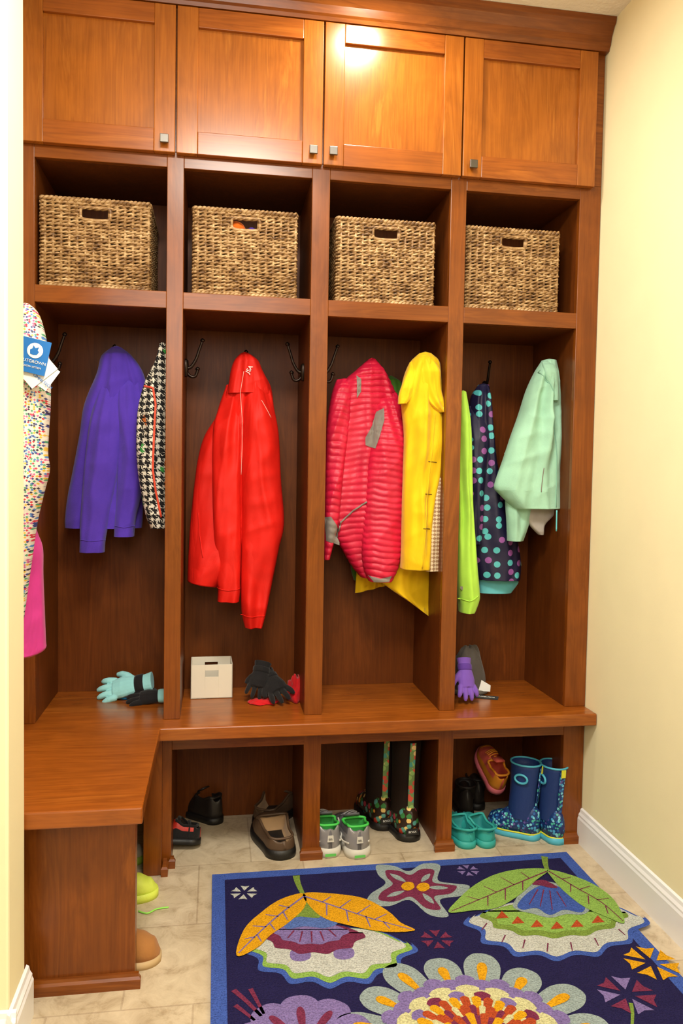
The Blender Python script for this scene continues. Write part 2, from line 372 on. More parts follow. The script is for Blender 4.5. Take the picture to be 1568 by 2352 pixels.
# ---------------------------------------------------------------- garments
def loft(rows,yc,depth,m=110,n=72,folds=(),nz=.004,nf=9,seed=0,quilt=0,qa=.007,hem=.018,drape=.016,tuck=0,hang=None,freq=2.6):
    Ls=[];Rs=[]
    for r in rows:
        if len(r)==3: vL,uL,vR,uR=r[0],r[1],r[0],r[2]
        else: uL,vL,uR,vR=r
        Ls.append(on_y(uL,vL,yc)); Rs.append(on_y(uR,vR,yc))
    k=max(2,int(m/(len(rows)-1)))
    Lp=cr(Ls,k); Rp=cr(Rs,k); m=len(Lp); V=[];Fc=[]
    zt=max(Lp[0].z,Rp[0].z)
    if hang: hp_=on_y(hang[0],hang[1],yc)
    else: hp_=(Lp[0]+Rp[0])/2
    for i in range(m):
        a,b=Lp[i],Rp[i]; mid=(a+b)/2; hw=(b-a)/2; w=hw.length
        h=i/(m-1); d=min(depth,w*.95+.004)*(.45+.55*sm(0,.12,h)); yy=yc+tuck*(1-sm(0,.3,h))
        for j in range(n):
            th=2*math.pi*j/n; c=math.cos(th); s=math.sin(th)
            env=max(0,1-c*c)**.4
            p=mid+hw*c
            y=-d*math.copysign(abs(s)**.75,s)
            fo=0; n1=noise.noise(Vector((p.x*5,p.z*4,seed*3.1))); n2=noise.noise(Vector((p.x*7+4,p.z*3,seed*1.7)))
            for (kk,amp,ph,tw) in folds:
                fo+=amp*(.55+1.3*n2)*math.sin(math.pi*kk*c+ph+tw*h+3.2*n1)
            fo*=env*sm(0.0,.15,h)
            dz=max(hp_.z-p.z,0)+.10; ang=(p.x-hp_.x)/dz; rr=math.hypot(p.x-hp_.x,dz)
            wv=noise.noise(Vector((rr*4,ang*2,seed+9.0)))*.3
            rad1=1-2.6*abs(noise.noise(Vector((ang*freq*2.6+wv,rr*1.1,seed*5.3+s*.3))))
            rad2=1-2.4*abs(noise.noise(Vector((ang*freq*4.5+wv*2,rr*1.8,seed*2.9+3))))
            crs=1-2.4*abs(noise.noise(Vector((p.x*4+p.z*3,p.z*9-p.x*5,seed*4.1))))
            dr=drape*(.95*rad1+.25*rad2)*sm(.05,.35,rr)+drape*.28*max(crs,0)**2
            q=Vector((p.x*nf+p.z*3.0,s*1.3,p.z*nf*.8-p.x*2+seed*7.3))
            nn=noise.noise(q)*nz*1.6+noise.noise(q*3.5)*nz*.25+dr
            if quilt:
                zq=(zt-p.z)+.012*math.sin(c*2+seed)*w*6+.006*noise.noise(q*2); nn+=qa*(abs(math.sin(math.pi*zq/quilt))**.6-.6)*(1 if s>0 else .5)*(.8+.5*noise.noise(q*1.5))
                sc=1+ .02*abs(math.sin(math.pi*zq/quilt)); p=mid+hw*c*sc
            sg=1 if s>=0 else -1
            V.append((p.x,yy+y-(fo+nn*env)*sg*(1 if s>=0 else .3),p.z))
        if i<m-1:
            for j in range(n): Fc.append((i*n+j,i*n+(j+1)%n,(i+1)*n+(j+1)%n,(i+1)*n+j))
    o=len(V); V.append(tuple(sum((Vector(V[j]) for j in range(n)),Vector())/n+Vector((0,0,.006))))
    for j in range(n): Fc.append((o,(j+1)%n,j))
    base=(m-1)*n; c0=sum((Vector(V[base+j]) for j in range(n)),Vector())/n; o=len(V)
    for j in range(n):
        p=Vector(V[base+j]); V.append(tuple(c0+(p-c0)*.9+Vector((0,0,.002))))
    o2=len(V)
    for j in range(n):
        p=Vector(V[base+j]); V.append(tuple(c0+(p-c0)*.8+Vector((0,0,hem))))
    for j in range(n):
        Fc.append((base+j,base+(j+1)%n,o+(j+1)%n,o+j)); Fc.append((o+j,o+(j+1)%n,o2+(j+1)%n,o2+j))
    Fc.append(tuple(o2+j for j in range(n)))
    return V,Fc
def gpart(name,root,rows,yc,depth,mt,**k):
    lab=k.pop('label',None)
    v,f=loft(rows,yc,depth,**k); o=mk(name,v,f,mt,root,True,None,True,label=lab); return o,BVHTree.FromPolygons([Vector(a) for a in v],f)
def surf(bvhs,u,v,yg,lift=.002):
    p=on_y(u,v,yg); best=None
    for b in bvhs:
        h=b.ray_cast(Vector((p.x,-2,p.z)),Vector((0,1,0)))
        if h[0] is not None and (best is None or h[0].y<best): best=h[0].y
    if best is None: best=yg
    return Vector((p.x,best-lift,p.z))
def trim(name,root,bv,pts,yg,r,mt,n=6,label=None,sn=8,lift=.001):
    P2=[]
    for i in range(len(pts)-1):
        for k in range(sn):
            t=k/sn; P2.append((pts[i][0]*(1-t)+pts[i+1][0]*t,pts[i][1]*(1-t)+pts[i+1][1]*t))
    P2.append(pts[-1])
    path=[surf(bv,u,v,yg,lift) for u,v in P2]
    v,f=tube_data(path,r,n); return mk(name,v,f,mt,root,True,None,True,label=label)
def patch(name,root,bv,poly,yg,mt,lift=.0025,label=None):
    Q=[on_y(u,v,yg) for u,v in poly]; P=[]
    for i in range(len(Q)):
        for k in range(5): P.append(Q[i].lerp(Q[(i+1)%len(Q)],k/5))
    c=sum(P,Vector())/len(P); V=[];n=len(P);R=8
    for r in range(R,0,-1):
        for p in P:
            q=c+(p-c)*(r/R); best=None
            for b in bv:
                h=b.ray_cast(Vector((q.x,-2,q.z)),Vector((0,1,0)))
                if h[0] is not None and (best is None or h[0].y<best): best=h[0].y
            V.append((q.x,(best if best is not None else yg)-lift,q.z))
    Fc=[]
    for r in range(R-1):
        for j in range(n): Fc.append((r*n+j,r*n+(j+1)%n,(r+1)*n+(j+1)%n,(r+1)*n+j))
    Fc.append(tuple((R-1)*n+j for j in range(n)))
    return mk(name,V,Fc,mt,root,True,None,True,label=label)
F_purple=fabric('violet_fleece',(82,54,176),.95,350,.5,crease=.004)
F_red=fabric('red_shell',(214,24,12),.62,500,.12,.1,.0,.3,crease=.005)
F_pink=fabric('crimson_nylon',(204,24,62),.48,250,.25,.15,.0,.45,crease=.003)
F_grey=fabric('grey_panel',(134,126,120),.6)
F_green=fabric('olive_green_cloth',(72,120,30),.7,crease=.005)
F_yel=fabric('yellow_twill',(238,194,8),.72,700,.15,.1,crease=.004)
F_lime=fabric('lime_nylon',(178,230,80),.6,200,.2,.08,crease=.005)
F_mint=fabric('mint_fleece',(164,212,188),.95,350,.5,crease=.003)
F_mag=fabric('magenta_nylon',(204,54,142),.6,150,.2,crease=.005)
F_white=fabric('white_cloth',(238,238,235),.6)
F_pipe=fabric('pink_white_piping',(240,190,180),.6)
F_coral=fabric('coral_tape',(238,84,58),.5)
F_aqua=fabric('aqua_lining',(110,205,215),.6)
F_black=fabric('black_cloth',(22,20,22),.8)
M_met=mat('zip_metal',(160,160,160),.35,.9,vary=.1)
def plane_xz(nt,s):
    g=N(nt,'ShaderNodeTexCoord').outputs['Object']; sp=N(nt,'ShaderNodeSeparateXYZ'); L(nt,g,sp.inputs[0]); cb_=N(nt,'ShaderNodeCombineXYZ')
    L(nt,mathn(nt,'MULTIPLY',sp.outputs[0],s),cb_.inputs[0]); L(nt,mathn(nt,'MULTIPLY',sp.outputs[2],s),cb_.inputs[1]); return cb_.outputs[0]
def m_dots():
    m,nt,b=nodemat('navy_polka_dot'); v=plane_xz(nt,1)
    vo=N(nt,'ShaderNodeTexVoronoi'); vo.voronoi_dimensions='2D'; L(nt,v,vo.inputs['Vector']); vo.inputs['Scale'].default_value=25; vo.inputs['Randomness'].default_value=.6
    mask=mathn(nt,'LESS_THAN',vo.outputs['Distance'],.28)
    sc=N(nt,'ShaderNodeSeparateColor'); L(nt,vo.outputs['Color'],sc.inputs[0])
    dc=mixc(nt,mathn(nt,'GREATER_THAN',sc.outputs[0],.66),lin((88,190,196)),lin((150,84,160)))
    L(nt,mixc(nt,mask,lin((24,20,58)),dc),b.inputs['Base Color']); b.inputs['Roughness'].default_value=.55; bump(nt,b,noisen(nt,coords(nt),120,3),.2); return m
def m_hound():
    m,nt,b=nodemat('houndstooth_fleece'); v=plane_xz(nt,95); s=N(nt,'ShaderNodeSeparateXYZ'); L(nt,v,s.inputs[0])
    nx=mathn(nt,'MULTIPLY',mathn(nt,'SUBTRACT',noisen(nt,coords(nt),60,3),.5),2.0); ny=mathn(nt,'MULTIPLY',mathn(nt,'SUBTRACT',noisen(nt,coords(nt,'Object',(1,1,1.2)),75,3),.5),1.8)
    x=mathn(nt,'ADD',mathn(nt,'ADD',s.outputs[0],nx),100); y=mathn(nt,'ADD',mathn(nt,'ADD',s.outputs[1],ny),100)
    fx=mathn(nt,'FLOORED_MODULO',mathn(nt,'FLOOR',x),2); fy=mathn(nt,'FLOORED_MODULO',mathn(nt,'FLOOR',y),2)
    both=mathn(nt,'MULTIPLY',fx,fy); xr=mathn(nt,'ABSOLUTE',mathn(nt,'SUBTRACT',fx,fy))
    stp=mathn(nt,'GREATER_THAN',mathn(nt,'FRACT',mathn(nt,'ADD',x,y)),.72)
    val=mathn(nt,'ADD',both,mathn(nt,'MULTIPLY',xr,stp))
    vo=N(nt,'ShaderNodeTexVoronoi'); L(nt,coords(nt),vo.inputs['Vector']); vo.inputs['Scale'].default_value=40
    sc=N(nt,'ShaderNodeSeparateColor'); L(nt,vo.outputs['Color'],sc.inputs[0])
    wc=mixc(nt,mathn(nt,'GREATER_THAN',sc.outputs[0],.96),lin((226,220,206)),lin((220,120,50)))
    bc=mixc(nt,mathn(nt,'GREATER_THAN',sc.outputs[1],.97),lin((18,16,18)),lin((50,140,60)))
    L(nt,mixc(nt,val,bc,wc),b.inputs['Base Color']); b.inputs['Roughness'].default_value=.95; bump(nt,b,noisen(nt,coords(nt),400,3),.4); return m
def m_print():
    m,nt,b=nodemat('multicolour_print'); v=plane_xz(nt,1)
    vo=N(nt,'ShaderNodeTexVoronoi'); vo.voronoi_dimensions='2D'; vo.distance='MANHATTAN'; L(nt,v,vo.inputs['Vector']); vo.inputs['Scale'].default_value=165; vo.inputs['Randomness'].default_value=.75
    sc=N(nt,'ShaderNodeSeparateColor'); L(nt,vo.outputs['Color'],sc.inputs[0])
    cr_=N(nt,'ShaderNodeValToRGB'); cr_.color_ramp.interpolation='CONSTANT'; L(nt,sc.outputs[0],cr_.inputs[0])
    cs=[(0,(60,70,140)),(.14,(205,60,76)),(.28,(235,225,215)),(.42,(50,42,70)),(.54,(225,186,70)),(.66,(80,160,120)),(.78,(205,100,156)),(.88,(84,134,200))]
    while len(cr_.color_ramp.elements)<len(cs): cr_.color_ramp.elements.new(.5)
    for e,(p,c) in zip(cr_.color_ramp.elements,cs): e.position=p; e.color=lin(c)
    mask=mathn(nt,'LESS_THAN',vo.outputs['Distance'],.52)
    L(nt,mixc(nt,mask,lin((224,218,210)),cr_.outputs[0]),b.inputs['Base Color']); b.inputs['Roughness'].default_value=.55; bump(nt,b,noisen(nt,coords(nt),40,3),.4,.006); return m
def m_lining():
    m,nt,b=nodemat('beige_trellis_lining'); v=plane_xz(nt,110)
    ck=N(nt,'ShaderNodeTexChecker'); mp=N(nt,'ShaderNodeMapping'); mp.inputs['Rotation'].default_value=(0,0,.785); L(nt,v,mp.inputs[0]); L(nt,mp.outputs[0],ck.inputs[0]); ck.inputs['Scale'].default_value=1
    ck.inputs[1].default_value=lin((225,205,170)); ck.inputs[2].default_value=lin((160,125,90)); L(nt,ck.outputs[0],b.inputs['Base Color']); b.inputs['Roughness'].default_value=.7; return m
M_dots,M_hound,M_print,M_linp=m_dots(),m_hound(),m_print(),m_lining()
def groot(name,lab,u,v,y,cat='jacket'):
    p=on_y(u,v,y); return thing(name,lab,cat,(p.x,p.y,p.z))
# purple fleece
g=groot('fleece_jacket','purple fleece jacket hanging by its collar in the locker',268,800,.24)
hg=(268,790)
b1=gpart('jacket_body',g,[(798,256,278),(820,233,305),(860,222,330),(930,194,345),(1000,183,345),(1080,168,338),(1140,156,330),(1190,150,328),(1212,150,326)],.24,.05,F_purple,folds=[(3,.006,.5,1.5)],seed=1,hang=hg)
b2=gpart('sleeve',g,[(850,225,290),(930,212,290),(1000,202,280),(1100,192,268),(1200,185,250),(1240,184,242),(1268,183,240)],.185,.035,F_purple,folds=[(2,.004,1,3)],seed=2,tuck=.05,hang=hg,drape=.011)
b3=gpart('sleeve',g,[(850,262,318),(930,262,335),(1050,268,335),(1130,268,326),(1190,264,312),(1232,262,308)],.19,.034,F_purple,folds=[(2,.004,2.5,2)],seed=3,tuck=.05,hang=hg,drape=.011)
trim('cuff_seam',g,[b2[1]],[(184,1240),(212,1243),(242,1240)],.15,.0012,F_purple)
trim('cuff_seam',g,[b3[1]],[(262,1208),(285,1212),(309,1208)],.15,.0012,F_purple)
# houndstooth
g=groot('fleece_jacket','black and white houndstooth fleece jacket with coral zipper',372,800,.13)
b1=gpart('jacket_body',g,[(790,366,380),(830,356,384),(880,332,385),(950,316,386),(1050,314,386),(1130,324,386),(1180,334,386),(1213,346,384)],.12,.06,M_hound,folds=[(2,.005,1,2)],seed=4)
trim('zipper',g,[b1[1]],[(330,885),(352,892),(358,930),(355,1000),(352,1080),(358,1130),(370,1188)],.07,.0036,F_coral,label='coral zipper',lift=.003)
# red jacket
g=groot('jacket','bright red shell jacket hanging from a centre hook',563,815,.22)
hg=(565,800)
b0=gpart('collar',g,[(812,552,572),(828,538,592),(850,530,602),(875,526,614),(905,522,622)],.2,.045,F_red,folds=[(3,.004,1,2)],seed=9,drape=.010)
b1=gpart('jacket_body',g,[(850,532,600),(890,522,622),(950,500,630),(1000,470,636),(1050,455,636),(1120,445,635),(1200,437,620),(1280,432,560),(430,1333,500,1346)],.22,.05,F_red,folds=[(2,.006,0,1.5)],seed=5,hang=hg,drape=.022)
b2=gpart('sleeve',g,[(880,520,570),(940,500,562),(1000,488,560),(1150,488,556),(1250,492,555),(1330,497,552),(1352,500,552),(1380,499,549)],.175,.036,F_red,folds=[(1.5,.004,1.5,3)],seed=6,tuck=.055,hang=hg,drape=.015)
b3=gpart('sleeve',g,[(860,556,610),(900,558,624),(940,558,630),(1000,556,640),(1100,554,645),(1200,555,652),(1260,554,640),(1330,553,626),(1400,554,612),(1440,562,602)],.17,.045,F_red,folds=[(1.5,.006,.4,3)],seed=7,tuck=.05,hang=hg,drape=.020)
bv=[b0[1],b1[1],b2[1],b3[1]]
trim('piping',g,bv,[(560,852),(552,900),(556,960),(556,1020),(554,1090)],.14,.0009,F_pipe,label='pale reflective piping')
trim('piping',g,bv,[(600,920),(622,960)],.14,.0009,F_pipe,label='pale reflective piping')
trim('pocket_zipper',g,bv,[(455,1178),(458,1230),(466,1280)],.16,.0016,F_red)
for uv,pa in (((497,1352),(552,1352)),((553,1412),(608,1414))):
    trim('cuff_seam',g,bv,[uv,((uv[0]+pa[0])/2,uv[1]+4),pa],.14,.0016,F_red)
p=surf(bv,572,850,.16,.010)-OFF[g.name]
text('JSA',.020,F_white,g,Matrix.Translation(p)@Matrix.Rotation(math.radians(-60),4,'Y')@Matrix.Rotation(math.radians(90),4,'X'))
# puffer
g=groot('puffer_jacket','crimson quilted down jacket with grey side panels',852,828,.2)
hg=(852,815)
b1=gpart('jacket_body',g,[(825,846,862),(850,818,880),(880,785,896),(920,765,912),(980,757,924),(1080,752,926),(1160,752,926),(1220,765,922),(1260,785,916),(1300,808,905),(1325,828,890)],.19,.05,F_pink,quilt=.021,seed=1,m=300,n=64,folds=[(2,.006,1,1)],hang=hg,drape=.016)
b2=gpart('sleeve',g,[(870,776,812),(910,762,808),(980,750,800),(1060,747,790),(1140,745,782),(1200,744,776),(1285,742,756)],.15,.032,F_pink,quilt=.024,seed=2,m=220,tuck=.03,hang=hg,drape=.009)
b3=gpart('sleeve',g,[(900,868,918),(960,858,927),(1050,846,927),(1150,836,926),(1250,831,921),(1300,834,914),(1334,846,898)],.135,.036,F_pink,quilt=.021,seed=3,m=260,tuck=.045,hang=hg,drape=.012)
bv=[b1[1],b2[1],b3[1]]
patch('grey_panel',g,bv,[(868,944),(884,936),(883,965),(872,1000),(862,1030),(842,1022),(842,1005),(858,975)],.1,F_grey,.003,'grey stretch panel')
patch('grey_panel',g,bv,[(818,862),(828,872),(828,900),(818,915)],.14,F_grey,.003,'grey stretch panel')
patch('cuff',g,bv,[(745,1188),(758,1186),(778,1215),(779,1252),(748,1242)],.13,F_grey,.003,'grey stretch panel')
patch('cuff',g,bv,[(846,1322),(872,1328),(898,1322),(892,1335),(858,1337)],.1,F_grey,.003,'grey stretch cuff')
trim('pocket_zipper',g,bv,[(840,1152),(812,1172),(784,1200)],.13,.003,F_grey,label='grey pocket zipper',lift=.004)
trim('zipper_pull',g,bv,[(784,1198),(779,1222)],.13,.003,M_met,lift=.006)
# green jacket behind
g=groot('jacket','green jacket mostly hidden behind the quilted jacket',905,870,.29)
gpart('jacket_body',g,[(866,890,905),(885,872,925),(930,865,930),(1050,850,925),(1200,830,900),(1290,806,880),(1332,812,850)],.315,.026,F_green,seed=4,folds=[(3,.004,0,1)],drape=.006)
# yellow coat, hung off the side hook near the front of the locker
g=groot('coat','bright yellow trench coat with patterned beige lining',975,815,.1,'coat')
hg=(980,800)
gpart('coat_tail',g,[(1200,850,935),(1260,830,925),(1300,820,900),(817,1330,896,1330),(815,1362,890,1343)],.275,.012,F_yel,seed=6,folds=[(3,.004,0,1)],drape=.006)
gpart('coat_tail',g,[(1150,900,985),(1240,888,986),(1300,876,986),(872,1330,986,1345),(895,1352,986,1388),(945,1386,986,1417)],.17,.014,F_yel,seed=8,folds=[(3,.004,0,1)],hang=hg,drape=.012)
b1=gpart('coat_body',g,[(812,962,990),(835,940,1008),(880,924,1012),(930,922,1018),(1000,928,1022),(1080,926,1012),(1150,924,998),(1200,923,992),(1260,922,988),(1306,920,984)],.085,.042,F_yel,seed=5,folds=[(3,.006,.4,1)],hang=hg,drape=.020,freq=3)
b2=gpart('collar',g,[(815,966,990),(850,965,1010),(890,970,1012),(925,985,1020),(948,1008,1026)],.045,.018,F_yel,seed=8,folds=[(2,.004,1,1)],tuck=.02,drape=.008)
b4=gpart('collar',g,[(830,944,968),(870,928,964),(905,916,952),(928,914,932)],.052,.016,F_yel,seed=10,folds=[(2,.004,1,1)],tuck=.02,drape=.008)
b3=gpart('lining',g,[(1085,1006,1018),(1150,992,1020),(1230,984,1018),(1312,978,1014)],.062,.014,M_linp,seed=2,label='beige trellis patterned lining',drape=.006)
bv=[b1[1],b2[1]]
trim('front_edge',g,bv,[(1000,950),(990,1050),(978,1150),(966,1305)],.04,.002,F_yel)
M_btn=mat('dark_thread',(70,50,20),.6)
for u,v in ((994,1062),(984,1136),(978,1215)): trim('buttonhole',g,bv,[(u-11,v-2),(u+9,v)],.04,.0013,M_btn)
# lime
g=groot('jacket','lime green nylon jacket hanging against the divider',1075,905,.12)
b1=gpart('jacket_body',g,[(900,1056,1070),(950,1052,1077),(1000,1050,1081),(1100,1050,1081),(1200,1048,1086),(1300,1048,1093),(1360,1050,1098),(1380,1052,1096),(1405,1054,1086)],.10,.05,F_lime,seed=3,folds=[(2,.006,1,2)],drape=.014)
trim('cuff_seam',g,[b1[1]],[(1050,1374),(1075,1380),(1098,1368)],.06,.0018,F_lime)
hp=surf([b1[1]],1062,1352,.06,.003)-OFF[g.name]
text('\u2665',.014,F_grey,g,Matrix.Translation(hp)@Matrix.Rotation(math.radians(90),4,'X'),'heart_print')
# dots
g=groot('rain_coat','navy raincoat with turquoise and purple polka dots',1108,890,.25,'coat')
b1=gpart('coat_body',g,[(884,1098,1122),(920,1080,1126),(1000,1074,1132),(1080,1070,1142),(1150,1070,1162),(1220,1076,1182),(1290,1088,1194),(1330,1096,1192)],.24,.05,M_dots,seed=2,folds=[(3,.006,0,1)],hang=(1110,870),drape=.014)
b2=gpart('sleeve',g,[(930,1085,1118),(1000,1080,1122),(1100,1076,1112),(1180,1078,1108),(1250,1085,1104)],.19,.028,M_dots,seed=5,folds=[(2,.004,0,1)],tuck=.05,drape=.008)
gpart('lining',g,[(1300,1098,1186),(1330,1098,1188),(1340,1099,1188),(1361,1100,1172)],.25,.03,F_aqua,seed=2,label='aqua lining at the hem',drape=.004)
# mint
g=groot('fleece_jacket','pale mint fleece jacket hung near the side panel',1255,832,.11)
hg=(1262,815)
b1=gpart('jacket_body',g,[(828,1244,1276),(860,1226,1280),(900,1208,1284),(950,1192,1288),(1000,1174,1290),(1060,1154,1289),(1105,1138,1288),(1122,1136,1287),(1134,1146,1287),(1168,1180,1284)],.12,.038,F_mint,seed=1,folds=[(2.5,.010,.4,1)],hang=hg,drape=.024)
b2=gpart('sleeve',g,[(1040,1158,1220),(1140,1160,1226),(1200,1164,1214),(1242,1166,1200)],.145,.026,F_mint,seed=5,folds=[(2,.006,0,1)],drape=.012)
b3=gpart('lining',g,[(1140,1195,1282),(1180,1200,1272),(1205,1215,1250),(1228,1236,1246)],.14,.018,fabric('mesh_lining',(178,170,165),.8,900,.6),seed=7,label='grey mesh lining',drape=.006)
b4=gpart('collar',g,[(830,1250,1276),(860,1250,1280),(890,1262,1281),(920,1268,1280)],.082,.014,F_mint,seed=8,drape=.006,tuck=.02)
bv=[b1[1],b2[1],b4[1]]
trim('zipper',g,bv,[(1240,850),(1262,880),(1272,920),(1278,960),(1280,1050),(1277,1165)],.07,.0018,fabric('mint_zip',(140,190,170),.6))
trim('zipper_pull',g,bv,[(1278,1172),(1277,1220)],.07,.0026,F_aqua)
trim('pocket_zipper',g,bv,[(1246,1075),(1240,1130)],.07,.0016,F_grey)
# print coat on the side wall
g=groot('coat','white multicolour print coat with blue paper tags, hanging above bench',20,705,-.33,'coat')
b1=gpart('coat_body',g,[(698,-10,66),(715,-18,85),(750,-22,98),(800,-22,108),(860,-24,114),(930,-24,114),(990,-24,110),(1040,-24,108),(1080,-24,112),(1130,-24,100),(1200,-22,84),(1300,-22,70),(1420,-22,54)],-.33,.07,M_print,seed=2,folds=[(2,.008,1,3)],drape=.014)
F_tagb=mat('blue_card',(20,110,190),.5); F_tagw=mat('white_card',(235,238,240),.5)
def tag(root,u,v,y,w,h,rz,mt,name='paper_tag'):
    p=on_y(u,v,y)-OFF[root.name]; mtx=Matrix.Translation(p)@Matrix.Rotation(math.radians(rz),4,'Y')
    V=[mtx@Vector(q) for q in ((-w/2,0,-h/2),(w/2,0,-h/2),(w/2,0,h/2),(-w/2,0,h/2),(-w/2,.001,-h/2),(w/2,.001,-h/2),(w/2,.001,h/2),(-w/2,.001,h/2))]
    o=mk(name,V,[(0,1,2,3),(4,7,6,5),(0,4,5,1),(1,5,6,2),(2,6,7,3),(3,7,4,0)],mt,root,False); return o,mtx
tag(g,102,862,-.415,.050,.060,35,F_tagw)
tag(g,86,850,-.418,.055,.080,50,F_tagw)
o,mx=tag(g,78,818,-.425,.068,.085,12,F_tagb)
text('OUTGROWN',.0105,F_white,o,mx@Matrix.Translation((0,-.001,-.014))@Matrix.Rotation(math.radians(90),4,'X'))
text('GROW SYSTEM',.0065,F_white,o,mx@Matrix.Translation((0,-.001,-.027))@Matrix.Rotation(math.radians(90),4,'X'))
V=[mx@Vector((.019*math.cos(a),-.0012,.014+.019*math.sin(a))) for a in [k*math.pi/12 for k in range(24)]]
mk('emblem',V,[tuple(range(24))],F_tagw,o,False)
V=[mx@Vector((x,-.0018,.014+z)) for x,z in ((-.010,-.010),(-.002,-.012),(.006,-.010),(.010,-.002),(.006,.002),(.008,.010),(.0,.006),(-.006,.012),(-.007,.004),(-.012,0))]
mk('emblem_mark',V,[tuple(range(10))],F_tagb,o,False)
text('OMNI-TECH',.010,F_tagb,g,Matrix.Translation(on_y(98,876,-.4195)-OFF[g.name])@Matrix.Rotation(math.radians(38),4,'Y')@Matrix.Rotation(math.radians(90),4,'X'))
g=groot('snow_pants','magenta nylon garment hanging beneath the print coat',70,1230,-.2,'pants')
gpart('pants_body',g,[(1150,0,60),(1222,-10,84),(1260,-12,97),(1320,-14,98),(1400,-16,101),(1470,-18,104),(1490,-18,104),(48,1506,90,1500)],-.2,.05,F_mag,seed=2,folds=[(3,.006,1,3)])
# ---------------------------------------------------------------- white box
p=on_z(485,1598,D); M_box=mat('cream_card',(230,222,206),.6,bs=200,bstr=.05,vary=.03)
w,h,d,t=.071,.118,.125,.003
g=thing('storage_box','small open cream box with cut-out handles on the bench','box',(p.x,p.y+d/2-.035,D),(0,0,.02))
hw,hz0,hz1=.023,.076,.098
fb=[(-w,w,-d/2,d/2,.001,.004),(-w,-w+t,-d/2,d/2,.001,h),(w-t,w,-d/2,d/2,.001,h)]
for ya,yb in ((-d/2,-d/2+t),(d/2-t,d/2)):
    fb+=[(-w,-hw,ya,yb,.001,h),(hw,w,ya,yb,.001,h),(-hw,hw,ya,yb,.001,hz0),(-hw,hw,ya,yb,hz1,h)]
boxes('box_body',fb,[M_box],g,.0005,False)
# ---------------------------------------------------------------- gloves and hats
def glove(name,lab,wrist,tip,nrm,mt,cuff=None,cuffmat=None,wd=1.0,curl=.3,thick=1.0):
    wrist=Vector(wrist);tip=Vector(tip); X=(tip-wrist); ln=X.length; X.normalize(); Zn=Vector(nrm); Zn=(Zn-X*Zn.dot(X)).normalized(); Y=Zn.cross(X)
    R=Matrix((X,Y,Zn)).transposed(); sc=ln/.155
    g=thing(name,lab,'glove',wrist,R.to_euler())
    P=[]
    P.append(tube_data([(0,0,.006),(.03,0,.008),(.06,0,.009),(.09,0,.006)],[.028*wd,.034*wd,.038*wd,.035*wd],14,flat=.6*thick))
    P.append(tube_data([(-.045,0,.004),(-.02,0,.004),(.01,0,.006)],[.034*wd,.030*wd,.029*wd],14,flat=.62*thick))
    for y,a,l in ((-.030,-.22,.055),(-.010,-.05,.070),(.011,.09,.068),(.030,.28,.052)):
        pts=[];rr=[]
        for k in range(7):
            t=k/6; pts.append((.083+math.cos(a)*l*t,y*wd+math.sin(a)*l*t,.006+curl*.03*math.sin(t*2.6)-.006*t)); rr.append([.0125,.0125,.012,.0118,.0112,.010,.006][k])
        P.append(tube_data(pts,rr,10))
    P.append(tube_data([(.025,-.022,.006),(.045,-.045,.006),(.065,-.058,.004),(.083,-.064,.0)],[.015,.0135,.012,.008],10))
    v,f=merge(P); v=[Vector(q)*sc for q in v]
    o=mk('glove_body',v,f,mt,g); r=o.modifiers.new('r','REMESH'); r.mode='VOXEL'; r.voxel_size=.0022; r.use_smooth_shade=True
    s=o.modifiers.new('s','SMOOTH'); s.iterations=2
    if cuffmat:
        v,f=tube_data([(-.016,0,.004),(-.010,0,.004),(.008,0,.006),(.014,0,.006)],[.0315*wd,.0335*wd,.0325*wd,.031*wd],18,flat=.68*thick); mk('wrist_strap',[Vector(q)*sc for q in v],f,cuffmat,g)
    return g
F_teal=fabric('aqua_knit',(156,222,226),.85,250,.4); F_blk2=fabric('black_knit',(26,24,26),.9,250,.5)
F_blue=mat('blue_mesh_knit',(30,130,190),.8,bs=300,bstr=.8,vary=.3)
w_=on_z(322,1572,D+.05); t_=on_z(223,1596,D+.012)
glove('glove','aqua winter glove with black wrist strap on the bench',w_,t_,(0,-.9,1),F_teal,cuffmat=F_black,wd=1.08,thick=.95,curl=.3)
w_=on_z(372,1600,D+.02); t_=on_z(322,1606,D+.012); t_=w_+(t_-w_).normalized()*.12
glove('glove','teal and black glove partly behind the divider',w_,t_,(0,-.4,1),F_blk2,cuffmat=F_teal,wd=1.1)
def dome(name,lab,cat,loc,rx,ry,rz,mt,rot=(0,0,0),brim=None,nzz=.12):
    g=thing(name,lab,cat,loc,rot); V=[];Fc=[];n=32;m=14
    for i in range(m):
        a=math.pi/2*i/(m-1)
        for j in range(n):
            t=2*math.pi*j/n; k=1+nzz*noise.noise(Vector((math.cos(t)*2,math.sin(t)*2,i*.25)))
            V.append((rx*math.cos(t)*math.cos(a)**.8*k if i<m-1 else 0,ry*math.sin(t)*math.cos(a)**.8*k if i<m-1 else 0,.002+rz*math.sin(a)*k))
    for i in range(m-1):
        for j in range(n): Fc.append((i*n+j,i*n+(j+1)%n,(i+1)*n+(j+1)%n,(i+1)*n+j))
    Fc.append(tuple(range(n))); mk('crown',V,Fc,mt,g)
    if brim:
        pth=[(rx*1.01*math.cos(2*math.pi*j/24),ry*1.01*math.sin(2*math.pi*j/24),.010) for j in range(24)]
        v,f=tube_data(pth,.009,8,True); mk('folded_brim',v,f,brim,g)
    return g
p=on_z(300,1602,D); dome('knit_hat','bright blue mesh knit hat under the aqua glove','hat',(p.x,p.y+.01,D),.055,.04,.030,F_blue)
w_=on_y(600,1540,.2); t_=on_z(585,1607,D+.012)
glove('glove','black fleece glove slumped on the bench',w_,t_,(0,-1,.5),F_blk2,cuffmat=F_blk2,wd=1.35)
w_=on_y(618,1560,.2); t_=on_z(657,1614,D+.012)
